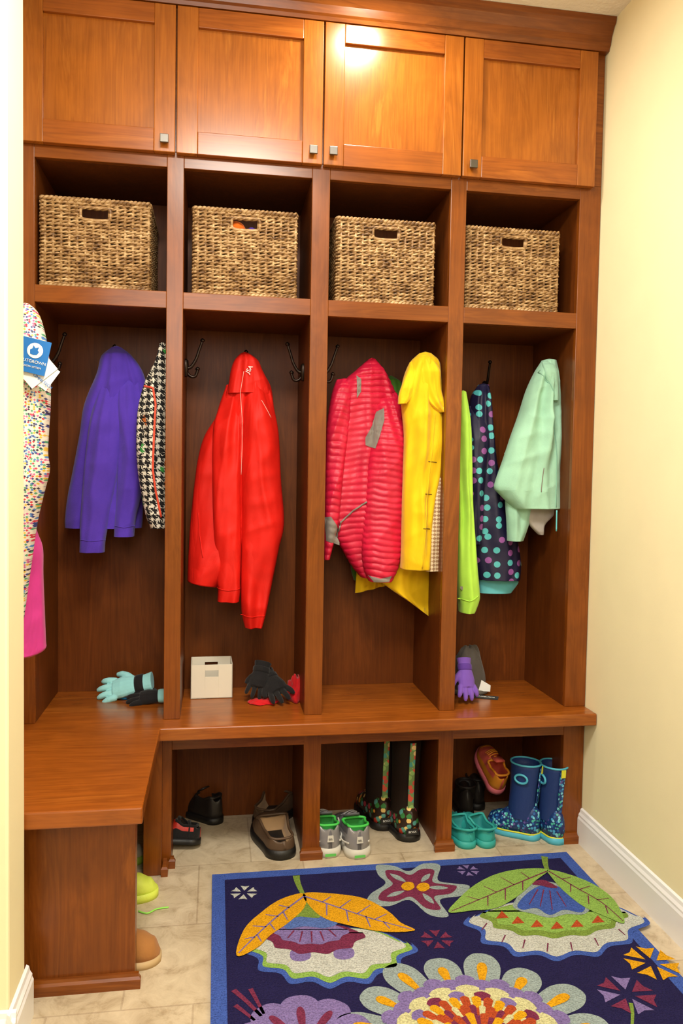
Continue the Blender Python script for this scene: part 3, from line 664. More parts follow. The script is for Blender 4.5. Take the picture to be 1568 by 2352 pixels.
glove('glove','black fleece glove lying over a red one',w_,t_,(.1,-1,.7),F_blk2,cuffmat=F_blk2,wd=1.25)
p=on_z(684,1610,D); dome('knit_hat','crumpled red knit hat beside the black gloves','hat',(p.x,p.y+.02,D),.034,.045,.07,fabric('red_knit',(190,20,28),.85),nzz=.5)
p=on_z(605,1618,D); dome('knit_hat','small red knit piece beneath the black gloves','hat',(p.x,p.y+.015,D),.05,.03,.012,fabric('red_knit_dark',(200,20,30),.85),nzz=.3)
p=on_z(1082,1596,D); dome('knit_hat','charcoal grey beanie leaning behind the purple glove','hat',(p.x,p.y+.035,D),.064,.05,.165,fabric('charcoal_knit',(84,78,74),.95,250,.6),brim=fabric('charcoal_rib',(96,90,84),.95),nzz=.1)
w_=on_y(1066,1534,.11); t_=on_z(1074,1612,D+.010)
glove('glove','purple glove propped against the beanie',w_,t_,(.1,-1,.3),fabric('lavender_knit',(124,86,190),.8),cuffmat=fabric('violet_band',(96,60,160),.8),wd=1.05,curl=.4)
p=on_z(1105,1592,D)
g=thing('paper_tag','white paper care tag hanging by the beanie','tag',(p.x,p.y-.03,D+.035)); mk('card',[(-.022,0,-.018),(.022,0,-.022),(.024,.002,.0),(-.01,.004,.02)],[(0,1,2,3)],F_tagw,g,False,solid=.001)
p=on_z(1112,1600,D); g=thing('paper_tag','black printed cardboard tag lying on the bench','tag',(p.x,p.y-.01,D+.0015),(0,0,math.radians(-25)))
mk('card',[(-.045,-.022,0),(.045,-.022,0),(.045,.022,0),(-.045,.022,0)],[(0,1,2,3)],F_black,g,False,solid=.001)
text('Thinsulate',.016,F_white,g,Matrix.Translation((0,0,.0012)))
# ---------------------------------------------------------------- shoes
def wprof(s,W):
    e=1
    if s<.16: e=math.sqrt(max(0,1-((.16-s)/.16)**2))
    if s>.7: e=math.sqrt(max(0,1-((s-.7)/.3)**2))
    return W/2*(.74+.26*sm(.2,.68,s))*max(e,.16)
def keyi(keys,s):
    for (a,x),(b,y) in zip(keys,keys[1:]):
        if s<=b: return x+(y-x)*sm(a,b,s)
    return keys[-1][1]
OPENP=[(1,0),(1.05,.3),(1.0,.65),(.90,.97),(.84,1.02),(.77,.95),(.74,.5),(.55,.14),(0,.12)]
def shoe(name,lab,loc,head,Ln,W,hk,z0,mu,ms,mc=None,opn=(.07,.5),side=1,pitch=0,roll=0,lace=None,group=None,inner_shell=None,bend=.06,ztoe=0,overlay=None,tongue=None):
    g=thing(name,lab,'shoe' if 'boot' not in name else 'boot',loc,(roll,pitch,math.radians(head)),group)
    ns=34; V=[];Fc=[];mi=[]; st_=[]
    for i in range(ns):
        t=i/(ns-1); s=.5-.5*math.cos(math.pi*t); s=.5*s+.5*t; st_.append(s)
        w=wprof(s,W); h=keyi(hk,s); cy=side*bend*W*math.sin(math.pi*s); o=0
        if opn: o=sm(opn[0]-.05,opn[0]+.02,s)*(1-sm(opn[1]-.05,opn[1]+.04,s))
        for j in range(17):
            ph=math.pi*j/16; cx_,cz_=math.cos(ph),max(math.sin(ph),0)**.62
            jj=j if j<=8 else 16-j; ox,oz=OPENP[jj]; ox*=1 if j<=8 else -1
            V.append((s*Ln,cy+w*(cx_*(1-o)+ox*o),z0*.8+ztoe*sm(.7,1,s)+h*(cz_*(1-o)+oz*o)))
    for i in range(ns-1):
        for j in range(17):
            k=(j+1)%17; Fc.append((i*17+j,i*17+k,(i+1)*17+k,(i+1)*17+j))
            s=st_[i]; inn=(opn and 5<=j<=10 and opn[0]-.02<s<opn[1]+.01)
            ov=overlay and (j in (0,1,14,15) or s<.1 or s>.86)
            mi.append(1 if inn else (2 if ov else 0))
    Fc.append(tuple(range(17)));mi.append(0);Fc.append(tuple((ns-1)*17+j for j in reversed(range(17))));mi.append(0)
    up=mk('upper',V,Fc,[mu,inner_shell or M_lin,overlay or mu],g,True,mi)
    V=[];Fc=[]
    for i in range(ns):
        s=st_[i]; w=wprof(s,W)*1.08+.001; cy=side*bend*W*math.sin(math.pi*s); zz=ztoe*sm(.7,1,s)
        x=s*Ln*1.03-.015*Ln
        for a,b in ((1,0),(1.03,.5),(.98,1.15),(-.98,1.15),(-1.03,.5),(-1,0)): V.append((x,cy+w*a,b*z0+zz*(1 if b else .6)))
    for i in range(ns-1):
        for j in range(6):
            k=(j+1)%6; Fc.append((i*6+j,i*6+k,(i+1)*6+k,(i+1)*6+j))
    Fc.append(tuple(range(6)));Fc.append(tuple((ns-1)*6+j for j in reversed(range(6))))
    mk('sole',V,Fc,ms,g,True)
    if mc and opn:
        le=[];ri=[]
        for k in range(15):
            s=opn[0]+(opn[1]-.01-opn[0])*k/14; w=wprof(s,W); h=keyi(hk,s); cy=side*bend*W*math.sin(math.pi*s)
            ww=w*.86*(1 if 0<k<14 else .6)
            le.append((s*Ln,cy+ww,z0*.8+h*1.01)); ri.append((s*Ln,cy-ww,z0*.8+h*1.01))
        v,f=tube_data(cr(le+ri[::-1],3,True),.0042,8,True); mk('collar',v,f,mc,g)
    if lace:
        P=[]
        for k in range(5):
            s=opn[1]+.02+k*.055; w=wprof(s,W); h=keyi(hk,s); cy=side*bend*W*math.sin(math.pi*s)
            P.append(tube_data(cr([(s*Ln,cy+w*.5,z0*.8+h*.93),(s*Ln+.006,cy,z0*.8+h*1.0+.004),(s*Ln+.012,cy-w*.5,z0*.8+h*.93)],4),.0022,6))
        v,f=merge(P); mk('laces',v,f,lace,g)
        s=opn[1]; w=wprof(s,W)*.5; h=keyi(hk,s)+z0*.8; x=s*Ln
        V=[(x+.02,-w,h),(x+.02,w,h),(x-.005,w*1.05,h+.012),(x-.005,-w*1.05,h+.012),(x-.025,w*.9,h+.026),(x-.025,-w*.9,h+.026)]
        mk('tongue',V,[(0,1,2,3),(3,2,4,5)],tongue or mc or mu,g,True,solid=.005)
    return g
def shaft(g,Ln,z0,z1,rx,ry,mt,cx=.26,rim=None,top=1.12,name='shaft'):
    V=[];Fc=[];n=32;zs=[z0+(z1-z0)*k/14 for k in range(15)]
    rings=[(z,1,k/14) for k,z in enumerate(zs)]+[(z1+.001,.94,1),(z1-.03,.9,1),(z0+.03,.8,.2)]
    for z,sc,t in rings:
        k=(1+(top-1)*t)*sc*(1-.06*math.sin(t*math.pi))
        for j in range(n):
            a=2*math.pi*j/n; V.append((Ln*cx+rx*k*math.cos(a)+.012*(1-t),ry*k*math.sin(a),z))
    for i in range(len(rings)-1):
        for j in range(n): Fc.append((i*n+j,i*n+(j+1)%n,(i+1)*n+(j+1)%n,(i+1)*n+j))
    Fc.append(tuple((len(rings)-1)*n+j for j in range(n))); mk(name,V,Fc,mt,g)
    if rim:
        k=top; pth=[(Ln*cx+rx*k*math.cos(2*math.pi*j/32),ry*k*math.sin(2*math.pi*j/32),z1) for j in range(32)]
        v,f=tube_data(pth,.0035,8,True); mk('top_rim',v,f,rim,g)
HS=[(0,.072),(.12,.080),(.3,.066),(.52,.074),(.72,.052),(.9,.036),(1,.014)]
HC=[(0,.040),(.12,.045),(.3,.046),(.5,.062),(.72,.056),(.9,.040),(1,.016)]
def fp(u,v): return on_z(u,v,0.0)
def floral(name,base,cols,scale=60,thr=.42):
    m,nt,b=nodemat(name); vo=N(nt,'ShaderNodeTexVoronoi'); L(nt,coords(nt),vo.inputs['Vector']); vo.inputs['Scale'].default_value=scale
    sc=N(nt,'ShaderNodeSeparateColor'); L(nt,vo.outputs['Color'],sc.inputs[0]); r=N(nt,'ShaderNodeValToRGB'); r.color_ramp.interpolation='CONSTANT'; L(nt,sc.outputs[0],r.inputs[0])
    while len(r.color_ramp.elements)<len(cols): r.color_ramp.elements.new(.5)
    for i,(e,c) in enumerate(zip(r.color_ramp.elements,cols)): e.position=i/len(cols); e.color=lin(c)
    L(nt,mixc(nt,mathn(nt,'LESS_THAN',vo.outputs['Distance'],thr),lin(base),r.outputs[0]),b.inputs['Base Color']); b.inputs['Roughness'].default_value=.4; return m
R_black=mat('black_rubber',(20,18,18),.5,bs=200); R_white=mat('white_rubber',(212,208,198),.5,vary=.08)
S_grey=mat('grey_mesh',(104,102,108),.6,bs=500,bstr=.8,vary=.25); S_green=mat('bright_green_trim',(70,200,80),.5); S_silver=mat('silver_overlay',(156,153,156),.4,.3)
S_midsole=mat('green_midsole',(96,190,90),.5)
sgrp='green and grey running shoes'
for (u,v,hd,sd) in ((758,1970,92,1),(825,1973,95,-1)):
    p=fp(u,v); g=shoe('sneaker','grey running shoe with green collar, heel facing out',(p.x,p.y,0),hd,.26,.108,HS,.026,S_grey,R_white,S_green,(.08,.42),sd,lace=S_silver,group=sgrp,inner_shell=mat('dark_green_lining',(46,150,62),.8),overlay=S_silver,tongue=S_grey)
    mk('heel_badge',[(-.002,-.011,.054),(-.002,.011,.054),(-.0,.009,.074),(-.0,-.009,.074)],[(0,1,2,3)],R_white,g,False,solid=.003)
    mk('heel_badge',[(-.007,-.018,.008),(-.007,.018,.008),(-.007,.018,.016),(-.007,-.018,.016)],[(0,1,2,3)],S_midsole,g,False,solid=.002)
    text('GEL',.008,M_nickel,g,Matrix.Translation((-.006,0,.064))@Matrix.Rotation(math.radians(-90),4,'Z')@Matrix.Rotation(math.radians(90),4,'X'))
    for k in range(2):
        yy=-1 if k else 1
        v_,f_=tube_data(cr([(.012,yy*.034,.05),(.05,yy*.046,.045),(.09,yy*.052,.058),(.12,yy*.048,.078)],5),.003,6); mk('side_stripe',v_,f_,R_white,g)
# brown clogs
L_br=mat('brown_leather',(90,68,50),.5,bs=60,vary=.2); L_tan=fabric('tan_lining',(176,142,104),.9)
for (u,v,hd,sd) in ((652,1975,98,1),(600,1904,64,-1)):
    p=fp(u,v); shoe('clog','dark brown leather clog with tan felt lining',(p.x,p.y,0),hd,.27 if sd==1 else .25,.124,HC,.026,L_br,R_black,L_br,(.06,.62),sd,group='brown leather clogs',inner_shell=L_tan)
# black shoes
L_blk=mat('black_leather',(32,26,24),.5,bs=80,vary=.2)
for (u,v,hd) in ((505,1892,132),(520,1866,104)):
    p=fp(u,v); shoe('shoe','black leather lace-up shoe resting in the cubby',(p.x,p.y,0),hd,.20,.08,HS,.02,L_blk,R_black,L_blk,lace=F_black,group='black leather shoes')
# red sport sandals
S_red=mat('red_mesh',(200,44,26),.5,vary=.3,bs=200)
for (u,v,hd,z,rol) in ((458,1946,165,.012,.25),(416,1866,100,.045,.1)):
    p=fp(u,v); g=shoe('sandal','red and black closed-toe sport sandal',(p.x,p.y,z),hd,.16,.074,HC,.016,S_red,R_black,F_black,(.08,.5),1,roll=rol,group='red sport sandals',overlay=F_black)
    P=[]
    for s in (.2,.42,.60,.76):
        w=wprof(s,.074); h=keyi(HC,s); P.append(tube_data(cr([(s*.16,w*1.03,.02),(s*.16,w*.8,.015+h*.95),(s*.16+.01,0,.02+h*1.05),(s*.16+.01,-w*.8,.015+h*.95),(s*.16,-w*1.03,.02)],4),.005,8))
    v,f=merge(P); mk('straps',v,f,F_black,g)
# tall floral boots
FL=floral('floral_print',(48,30,22),[(196,60,40),(60,130,70),(226,150,60),(48,30,22),(180,60,80),(90,160,150),(236,200,120)],56,.55)
FLs=floral('floral_strap',(120,150,90),[(220,90,70),(240,200,140),(80,160,150),(210,80,70),(150,190,110)],60,.55)
B_br=mat('dark_brown_neoprene',(38,26,20),.9,bs=300,bstr=.3,spec=.2)
HB=[(0,.085),(.12,.10),(.4,.10),(.55,.08),(.75,.058),(.92,.045),(1,.02)]
for (u,v,hd) in ((886,1908,96),(945,1934,94)):
    p=fp(u,v); g=shoe('tall_boot','tall dark brown boot with floral foot, heel facing out',(p.x,p.y,0),hd,.25,.106,HB,.022,FL,R_black,None,None,1,group='tall floral boots')
    shaft(g,.25,.08,.37,.062,.048,B_br,.30,B_br,1.08)
    V=[]
    for k in range(10):
        z=.09+k*.028; x=.25*.30-.062*(1+.08*k/10)*(1-.06*math.sin(k/10*math.pi))-.003+.012*(1-k/9)
        V+=[(x,-.010,z),(x,.010,z)]
    Fc=[(2*i,2*i+1,2*i+3,2*i+2) for i in range(9)]; mk('back_strap',V,Fc,FLs,g,False,solid=.004)
    mk('heel_plate',[(-.004,-.024,.026),(-.004,.024,.026),(-.001,.020,.048),(-.001,-.020,.048)],[(0,1,2,3)],R_black,g,False,solid=.004)
    text('BOGS',.011,F_white,g,Matrix.Translation((-.0065,0,.037))@Matrix.Rotation(math.radians(-90),4,'Z')@Matrix.Rotation(math.radians(90),4,'X'))
# teal clogs
T_teal=mat('teal_foam',(48,168,164),.55,bs=300,bstr=.1,vary=.06); T_in=mat('teal_foam_inner',(30,136,138),.7)
for (u,v,hd,sd) in ((1080,1950,100,1),(1128,1948,112,-1)):
    p=fp(u,v); g=shoe('foam_clog','teal foam clog with heel strap',(p.x,p.y,0),hd,.185,.08,HC,.02,T_teal,T_teal,T_teal,(.05,.52),sd,group='teal foam clogs',inner_shell=T_in)
    v,f=tube_data(cr([(.07,.036,.05),(.03,.036,.062),(.0,.02,.068),(-.006,0,.068),(.0,-.02,.068),(.03,-.036,.062),(.07,-.036,.05)],5),.004,8); mk('heel_strap',v,f,T_teal,g)
    P=[]
    for (a,b) in ((.62,0),(.7,.3),(.7,-.3),(.78,0),(.85,.25),(.85,-.25)):
        w=wprof(a,.08); h=keyi(HC,a)*(1-b*b)**.31+.0165; P.append(tube_data([(a*.185,b*w*1,h-.002),(a*.185,b*w,h+.0008)],.0038,10))
    v,f=merge(P); mk('vent_holes',v,f,T_in,g,False)
# blue rain boots
B_navy=mat('navy_neoprene',(22,50,112),.6,bs=300,bstr=.3); B_dot=floral('blue_confetti_print',(20,50,110),[(70,160,210),(20,60,120),(130,210,230),(40,100,170),(100,80,160),(70,180,160)],110,.5)
R_cy=mat('cyan_rubber',(80,180,210),.45); R_yel=mat('yellow_piping',(220,220,60),.5)
for (u,v,hd) in ((1238,1928,138),(1287,1941,98)):
    p=fp(u,v); g=shoe('rain_boot','navy child rain boot with cyan trim and handles',(p.x,p.y,0),hd,.19,.082,HB,.02,B_dot,R_cy,None,None,1,group='blue rain boots')
    shaft(g,.19,.07,.262,.048,.041,B_navy,.29,R_cy,1.1)
    for yy in (-1,1):
        c=Vector((.19*.29,yy*.046,.215)); pth=[c+Vector((.022*math.cos(2*math.pi*k/20),0,.015*math.sin(2*math.pi*k/20))) for k in range(20)]
        v,f=tube_data(pth,.004,8,True); mk('handle',v,f,R_cy,g,label='cyan rubber handle ring')
    V=[]
    for k in range(8):
        z=.10+k*.022; x=.19*.29-.048*(1+.12*k/8)-.002+.012*(1-k/7); V+=[(x,-.009,z),(x,.009,z)]
    mk('back_strap',V,[(2*i,2*i+1,2*i+3,2*i+2) for i in range(7)],B_dot,g,False,solid=.004)
    mk('pull_tab',[(.19*.29-.058,-.008,.235),(.19*.29-.058,.008,.235),(.19*.29-.060,.008,.262),(.19*.29-.060,-.008,.262)],[(0,1,2,3)],R_yel,g,False,solid=.003)
    pts=[(s*.19,wprof(s,.082)*1.1*sg+.06*.082*math.sin(math.pi*s),.023) for sg in (1,-1) for s in ([k/16 for k in range(17)] if sg==1 else [k/16 for k in range(16,-1,-1)])]
    v,f=tube_data(pts,.0028,6,True); mk('welt',v,f,R_yel,g)
# coral sneaker leaning, dark boots behind
S_cor=mat('coral_mesh',(238,104,92),.5,bs=400,bstr=.5,vary=.2); S_or=mat('orange_trim',(240,150,40),.5); S_pk=mat('pink_rubber',(236,120,140),.5)
p=on_y(1143,1824,.17); shoe('sneaker','coral and orange child sneaker tipped up on its heel',(p.x,.17,p.z),92,.19,.082,HS,.022,S_cor,S_pk,S_or,(.07,.44),1,pitch=-.6,lace=S_or,inner_shell=mat('coral_lining',(190,70,50),.8),overlay=S_or,tongue=S_cor)
for (u,v,hd) in ((1105,1870,84),(1078,1890,80)):
    p=fp(u,v); g=shoe('ankle_boot','dark brown ankle boot in the shadowed cubby',(p.x-.0,p.y+.03,0),hd,.17,.075,HB,.022,L_blk,R_black,None,None,1,group='dark brown ankle boots'); shaft(g,.17,.06,.115,.045,.036,L_blk,.3,L_blk,1.05)
# shoes under the return bench
S_lime=mat('lime_mesh',(206,222,84),.5,bs=300,bstr=.5,vary=.2)
p=fp(345,2075); g=shoe('sneaker','lime yellow sneaker poking out from under the return bench',(p.x-.17,p.y+.01,0),12,.19,.078,HS,.02,S_lime,S_lime,S_lime,lace=None)
g2=thing('shoelace','loose lime green shoelace lying on the tile floor','shoelace',(p.x,p.y,0)); 
tube('lace',[fp(318,2095)+Vector((0,0,.003)),fp(338,2100)+Vector((0,0,.003)),fp(360,2090)+Vector((0,0,.003)),fp(387,2086)+Vector((0,0,.003))],.0022,mat('neon_green_lace',(150,230,90),.6),g2)
p=fp(330,1990); shoe('sneaker','white and pink sneaker beside the lime one',(p.x-.17,p.y+.02,0),8,.17,.07,HS,.02,mat('pale_mesh',(225,215,190),.6,vary=.15),mat('lime_sole',(190,230,90),.5),mat('pink_trim',(230,120,150),.5))
p=fp(357,2215); Bt=fabric('tan_suede',(164,110,58),.9,200,.4)
g=shoe('slipper_boot','tan suede sheepskin slipper boot under return bench',(p.x-.19,p.y+.03,0),-3,.20,.09,[(0,.08),(.3,.085),(.5,.078),(.75,.058),(.92,.044),(1,.018)],.016,Bt,mat('gum_sole',(190,160,116),.7),None,None,1)
shaft(g,.20,.06,.16,.052,.042,Bt,.28,L_tan,1.05)
# ---------------------------------------------------------------- rug
def rugm(name,c):
    m,nt,b=nodemat(name); v=coords(nt,'World'); f=noisen(nt,v,260,3); f2=noisen(nt,v,25,3); cl=lin(c)
    c1=ramp(nt,f,[(.3,tuple(x*.60 for x in cl[:3])+(1,)),(.6,tuple(min(1,x*1.04) for x in cl[:3])+(1,))])
    L(nt,mixc(nt,.3,c1,ramp(nt,f2,[(.3,(.7,.7,.7,1)),(.7,(1.1,1.1,1.1,1))]),'MULTIPLY'),b.inputs['Base Color'])
    b.inputs['Roughness'].default_value=1; b.inputs['Specular IOR Level'].default_value=.1; bump(nt,b,f,1,.006); return m
RC=dict(navy=(40,36,82),blue=(72,100,188),yel=(234,170,30),grn=(150,190,92),ol=(130,158,70),lav=(138,120,182),mar=(128,52,84),grey=(160,176,178),cream=(218,214,164),white=(206,209,204),rust=(188,80,44),mid=(92,120,192))
keys=list(RC); RM=[rugm('rug_'+k,RC[k]) for k in keys]
V=[];Fc=[];mi=[]; RZ=.011; LH=.00035
def rpoly(pts,c,layer,smooth=True,px=True):
    P=[on_z(u,v,RZ) if px else Vector((u,v,0)) for u,v in pts]
    if smooth: P=cr(P,5,True)
    o=len(V)
    for p in P: V.append((p.x,p.y,RZ+.0004+LH*layer))
    Fc.append(tuple(range(o,o+len(P)))); mi.append(keys.index(c))
def rstroke(pts,c,layer,w=.006,px=True):
    P=cr([on_z(u,v,RZ) if px else Vector((u,v,0)) for u,v in pts],5); lft=[];rt=[]
    for i,p in enumerate(P):
        t=P[min(i+1,len(P)-1)]-P[max(i-1,0)]; t.z=0; t.normalize(); n_=Vector((-t.y,t.x,0)); ww=w*(1-.5*i/len(P)); lft.append(p+n_*ww/2); rt.append(p-n_*ww/2)
    rpoly([(q.x,q.y) for q in lft+rt[::-1]],c,layer,False,False)
x0,x1,yT,yB=-.289,.875,-.085,-1.86
def slab(a,b,c_,d_,z0,z1,col_):
    o=len(V); V.extend([(a,c_,z0),(b,c_,z0),(b,d_,z0),(a,d_,z0),(a,c_,z1),(b,c_,z1),(b,d_,z1),(a,d_,z1)])
    for q in ((0,3,2,1),(4,5,6,7),(0,1,5,4),(1,2,6,5),(2,3,7,6),(3,0,4,7)): Fc.append(tuple(o+i for i in q)); mi.append(keys.index(col_))
slab(x0,x1,yB,yT,.0005,RZ,'blue'); slab(x0+.038,x1-.038,yB+.038,yT-.038,RZ-.002,RZ+.0005,'navy')
rstroke([(680,2012),(684,2030),(697,2058)],'ol',3,.022)
def scallop(cx,cy,rx,ry,n,bulge,c,layer,a0=0.0,a1=math.pi):
    P=[(cx+rx*.98*math.cos(a0),cy+ry*.1)]
    for k in range(n):
        for t in (0.12,.5,.88):
            a=a0+(a1-a0)*(k+t)/n; q=1+bulge*(1 if t==.5 else 0)
            P.append((cx+rx*q*math.cos(a),cy+ry*q*math.sin(a)))
    P.append((cx+rx*.98*math.cos(a1),cy+ry*.1)); P.append((cx-rx*.5,cy-ry*.25)); P.append((cx+rx*.5,cy-ry*.25))
    rpoly(P,c,layer)
scallop(757,2160,186,100,7,.12,'blue',2); scallop(757,2158,174,90,7,.12,'grn',3); scallop(755,2156,162,80,7,.12,'white',4)
for a,b_ in ((690,2198),(790,2194)): rpoly([(a-20,b_-14),(a+18,b_-14),(a+22,b_+4),(a,b_+12),(a-22,b_+6)],'lav',5)
scallop(720,2140,112,50,6,.10,'mar',6); scallop(714,2134,84,36,6,.08,'lav',7)
rpoly([(655,2120),(660,2136),(700,2130),(745,2134),(775,2122),(740,2100),(700,2090)],'mid',8)
rpoly([(668,2110),(690,2108),(735,2110),(715,2085),(700,2070)],'ol',9)
for a in ((675,2140,660,2158),(694,2142,688,2166),(715,2142,716,2168),(735,2142,744,2164),(755,2138,772,2154)): rstroke([a[:2],a[2:]],'mar',9,.005)
rpoly([(697,2055),(645,2068),(600,2098),(560,2138),(543,2198),(590,2180),(622,2150),(665,2120),(700,2085)],'yel',10)
rpoly([(697,2055),(760,2055),(835,2066),(890,2095),(920,2122),(952,2140),(880,2143),(800,2128),(745,2112),(712,2085)],'yel',10)
rstroke([(697,2062),(640,2105),(590,2150),(548,2192)],'lav',11,.006); rstroke([(700,2062),(770,2085),(850,2112),(945,2138)],'lav',11,.006)
for a in ((665,2088,640,2082),(640,2108,610,2104),(612,2132,580,2130),(585,2155,562,2160),(650,2098,660,2116),(620,2125,632,2140),(590,2150,600,2166),(740,2075,760,2062),(780,2088,805,2070),(820,2102,850,2082),(860,2115,888,2102),(750,2080,750,2106),(795,2094,800,2120),(840,2108,850,2132),(880,2120,895,2136)): rstroke([a[:2],a[2:]],'lav',11,.005)
# green leaf flower
rstroke([(1250,1968),(1252,1985),(1258,2005)],'ol',3,.022)
scallop(1278,2098,198,100,7,.11,'blue',2); scallop(1278,2096,186,92,7,.11,'white',3)
scallop(1272,2092,162,60,7,.08,'ol',4); scallop(1272,2090,150,50,7,.08,'grn',5)
for u,v in ((1152,2104),(1188,2116),(1232,2124),(1278,2128),(1324,2124),(1372,2114)): rpoly([(u-14,v+8),(u,v-10),(u+16,v+6)],'rust',6,False)
rpoly([(1250,2035),(1215,2050),(1188,2080),(1200,2092),(1232,2088),(1262,2104),(1295,2092),(1335,2098),(1340,2078),(1300,2045)],'blue',8)
rpoly([(1248,2026),(1205,2043),(1178,2078),(1188,2092),(1220,2100),(1262,2110),(1300,2102),(1340,2102),(1352,2082),(1305,2042)],'grey',7)
rpoly([(1222,2034),(1230,2026),(1250,2024),(1280,2040),(1265,2042),(1240,2036)],'mar',9)
for a in ((1235,2045,1215,2080),(1248,2046,1240,2085),(1262,2048,1268,2092),(1278,2050,1300,2085)): rstroke([a[:2],a[2:]],'mar',9,.004)
rpoly([(1258,2000),(1200,1998),(1140,2010),(1090,2035),(1052,2068),(1030,2098),(1085,2094),(1140,2088),(1190,2060),(1230,2025)],'grn',10)
rpoly([(1258,2000),(1310,2012),(1365,2035),(1410,2070),(1434,2122),(1395,2110),(1340,2085),(1295,2050),(1268,2020)],'grn',10)
rstroke([(1255,2004),(1180,2035),(1110,2065),(1036,2096)],'mar',11,.005); rstroke([(1260,2004),(1320,2040),(1380,2075),(1430,2118)],'mar',11,.005)
for a in ((1215,2020,1195,2006),(1180,2035,1150,2018),(1140,2052,1110,2038),(1100,2070,1072,2062),(1200,2028,1200,2048),(1160,2045,1160,2070),(1120,2062,1120,2084),(1290,2022,1310,2018),(1330,2046,1355,2038),(1370,2070,1398,2066),(1310,2034,1310,2052),(1350,2060,1352,2080),(1390,2084,1396,2102)): rstroke([a[:2],a[2:]],'mar',11,.004)
for a in ((1118,2122,1106,2138),(1160,2150,1152,2166),(1205,2160,1200,2180),(1258,2168,1256,2188),(1310,2166,1314,2186),(1365,2156,1374,2174),(1420,2136,1436,2150)): rstroke([a[:2],a[2:]],'mar',6,.004)
# star flower
sp_=[(865,1988),(905,1990),(938,2002),(970,1985),(1010,1988),(1005,2022),(1040,2030),(1078,2036),(1060,2058),(1010,2068),(1030,2105),(985,2102),(940,2068),(895,2082),(845,2078),(850,2055),(885,2030),(868,2010)]
rpoly(sp_,'grey',3); cx_=sum(a for a,b in sp_)/18; cy_=sum(b for a,b in sp_)/18
rpoly([(cx_+(a-cx_)*.76,cy_+(b-cy_)*.76) for a,b in sp_],'mar',4)
for a,b in ((872,1996),(1000,1996),(1058,2042),(1012,2092),(862,2070)):
    dxx,dyy=a-cx_,b-cy_; q=math.hypot(dxx,dyy*1.6); nx,ny=-dyy*1.6/q,dxx/q/1.6
    rpoly([(cx_+dxx*.28,cy_+dyy*.28),(cx_+dxx*.5+nx*7,cy_+dyy*.5+ny*7),(cx_+dxx*.72,cy_+dyy*.72),(cx_+dxx*.5-nx*7,cy_+dyy*.5-ny*7)],'grey',5)
for u,v in ((937,2037),(972,2039)): rpoly([(u-16,v),(u-6,v-9),(u+10,v-8),(u+14,v+3),(u+2,v+10),(u-10,v+8)],'yel',6)
def pin(u,v,r,c,n=5,layer=3,c2=None):
    o=on_z(u,v,RZ)
    for k in range(n):
        a=2*math.pi*k/n+.4; P=[]
        for rr,da in ((.25,0),(1,-.34),(.85,0),(1,.34)): P.append((o.x+r*rr*math.cos(a+da),o.y+r*rr*math.sin(a+da)))
        rpoly(P,c if (k%2 or not c2) else c2,layer,False,False)
pin(560,2051,.04,'white',6); pin(1074,2000,.036,'lav',6); pin(1003,2158,.045,'mar',6); pin(1497,2212,.07,'yel',7); pin(1440,2285,.07,'lav',7,3,'mar')
# big bloom: long pale petals with yellow drops around rings of small wedges
o=on_z(1108,2398,RZ)
def petal(a,ri,ro,w,c,l):
    ca,sa=math.cos(a),math.sin(a); P=[]
    for rr,ww in ((ri,.3*w),(ri+(ro-ri)*.4,.8*w),(ri+(ro-ri)*.75,w),(ri+(ro-ri)*.95,.62*w),(ro,0),(ri+(ro-ri)*.95,-.62*w),(ri+(ro-ri)*.75,-w),(ri+(ro-ri)*.4,-.8*w),(ri,-.3*w)):
        P.append((o.x+ca*rr-sa*ww,o.y+sa*rr+ca*ww))
    rpoly(P,c,l,True,False)
def wedge(a,ri,ro,da,c,l,n=4):
    P=[]
    for k in range(n+1):
        t=a-da+2*da*k/n; P.append((o.x+ri*math.cos(t),o.y+ri*math.sin(t)))
    for k in range(n+1):
        t=a+da-2*da*k/n; bu=ro*(1+.05*math.sin(math.pi*k/n)); P.append((o.x+bu*math.cos(t),o.y+bu*math.sin(t)))
    rpoly(P,c,l,False,False)
def disc(r,c,l): rpoly([(o.x+r*math.cos(2*math.pi*k/28),o.y+r*math.sin(2*math.pi*k/28)) for k in range(28)],c,l,True,False)
npt=16; st_a=math.pi/npt
for k in range(npt):
    a=2*math.pi*k/npt+.06
    petal(a,.12,.328 if k%2 else .306,.046,'grey',3 if k%2 else 4); petal(a,.205,.288 if k%2 else .268,.013,'yel',6)
for k in range(npt): wedge(2*math.pi*(k+.5)/npt+.06,.12,.222,st_a*.55,'lav',6.3)
for k in range(npt): wedge(2*math.pi*k/npt+.06,.12,.208,st_a*.72,'lav',7)
disc(.178,'cream',7.5)
for k in range(npt): wedge(2*math.pi*(k+.5)/npt+.06,.12,.186,st_a*.80,'cream',8)
for k in range(npt): wedge(2*math.pi*k/npt+.06,.12,.164,st_a*.62,'mar' if k%2 else 'lav',9)
disc(.138,'cream',9.5)
for k in range(npt*2): wedge(2*math.pi*(k+.5)/npt/2+.06,.09,.146,st_a*.40,'rust' if k%2 else 'yel',10)
disc(.112,'rust',10.5)
for k in range(npt*2): wedge(2*math.pi*k/npt/2+.06,.07,.116,st_a*.34,'cream' if k%3==0 else ('mar' if k%3==1 else 'rust'),11)
disc(.085,'mar',11.5)
for k in range(npt): wedge(2*math.pi*k/npt,.04,.090,st_a*.6,'rust' if k%2 else 'yel',12)
disc(.05,'lav',12.5)
for k in range(8): petal(2*math.pi*k/8,.01,.055,.012,'rust' if k%2 else 'cream',13)
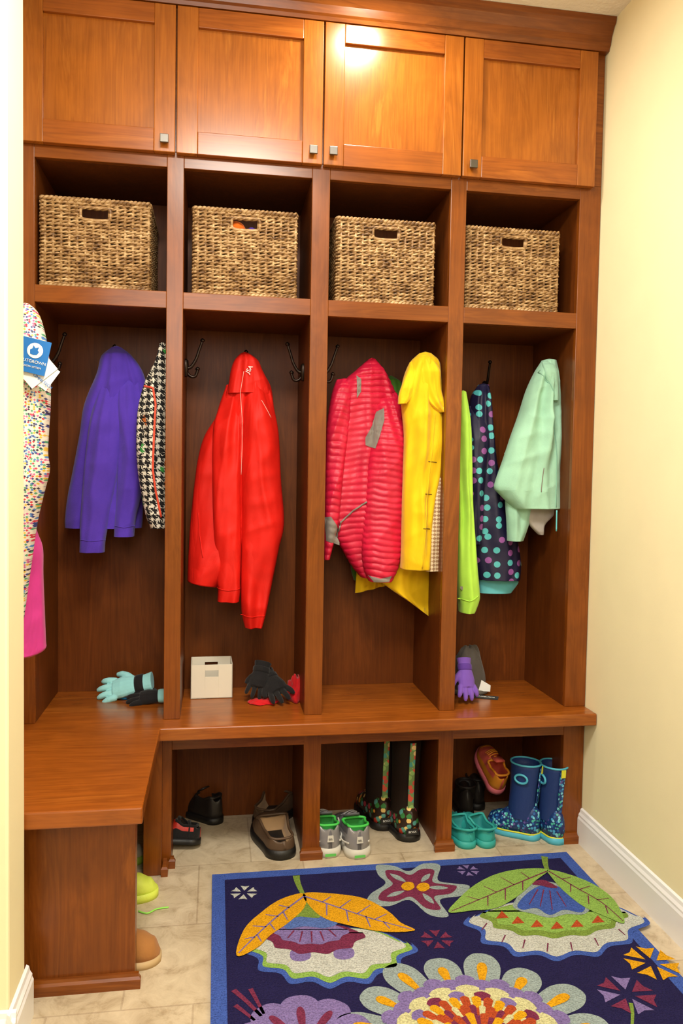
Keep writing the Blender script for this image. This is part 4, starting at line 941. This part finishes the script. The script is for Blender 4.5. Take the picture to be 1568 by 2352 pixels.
# lavender bloom and sprigs
o=on_z(700,2400,RZ)
disc(.09,'lav',2.5)
for k in range(10): petal(2*math.pi*k/10+.3,.03,.16,.045,'lav',3 if k%2 else 4)
for k in range(10): petal(2*math.pi*k/10+.3,.03,.12,.010,'mar',5)
rstroke([(536,2275),(565,2300),(600,2335)],'mar',3,.014); rstroke([(575,2272),(590,2300),(606,2330)],'mar',3,.012); rstroke([(540,2310),(560,2325),(585,2345)],'mar',3,.012)
rstroke([(1448,2305),(1452,2330),(1450,2375)],'ol',3,.01)
rug=mk('rug',V,Fc,RM,None,False,mi); rug['label']='navy tufted area rug with large colourful flower motifs and blue border'; rug['category']='rug'
# ---------------------------------------------------------------- lights
cl_=thing('ceiling_light','white round recessed ceiling light with glowing lens','light',(.17,-.23,H-.001))
pth=[(.085*math.cos(2*math.pi*k/32),.085*math.sin(2*math.pi*k/32),-.004) for k in range(32)]; v,f=tube_data(pth,.008,8,True); mk('trim_ring',v,f,M_trim,cl_)
me_,nt,b=nodemat('glowing_lens'); b.inputs['Emission Color'].default_value=(1,.9,.7,1); b.inputs['Emission Strength'].default_value=8
V=[(.078*math.cos(2*math.pi*k/32),.078*math.sin(2*math.pi*k/32),-.003) for k in range(32)]; mk('lens',V,[tuple(range(32))],me_,cl_,False)
def area(name,loc,rot,size,en,colr,shape='DISK'):
    l=bpy.data.lights.new(name,'AREA'); l.shape=shape; l.size=size; l.energy=en; l.color=colr; o=bpy.data.objects.new(name,l); o.location=loc; o.rotation_euler=rot; col.objects.link(o); return o
area('can_light',(.17,-.24,H-.02),(0,0,0),.12,8,(1,.92,.76))
area('room_light',(-.2,-1.5,H-.03),(0,0,0),.6,56,(1,.95,.84))
area('bounce_light',(-.4,-3.3,2.35),(math.radians(68),0,math.radians(-4)),1.3,35,(1,.97,.90))
w=bpy.data.worlds.new('w'); scene.world=w; w.use_nodes=True; w.node_tree.nodes['Background'].inputs[0].default_value=(1,.9,.75,1); w.node_tree.nodes['Background'].inputs[1].default_value=.3
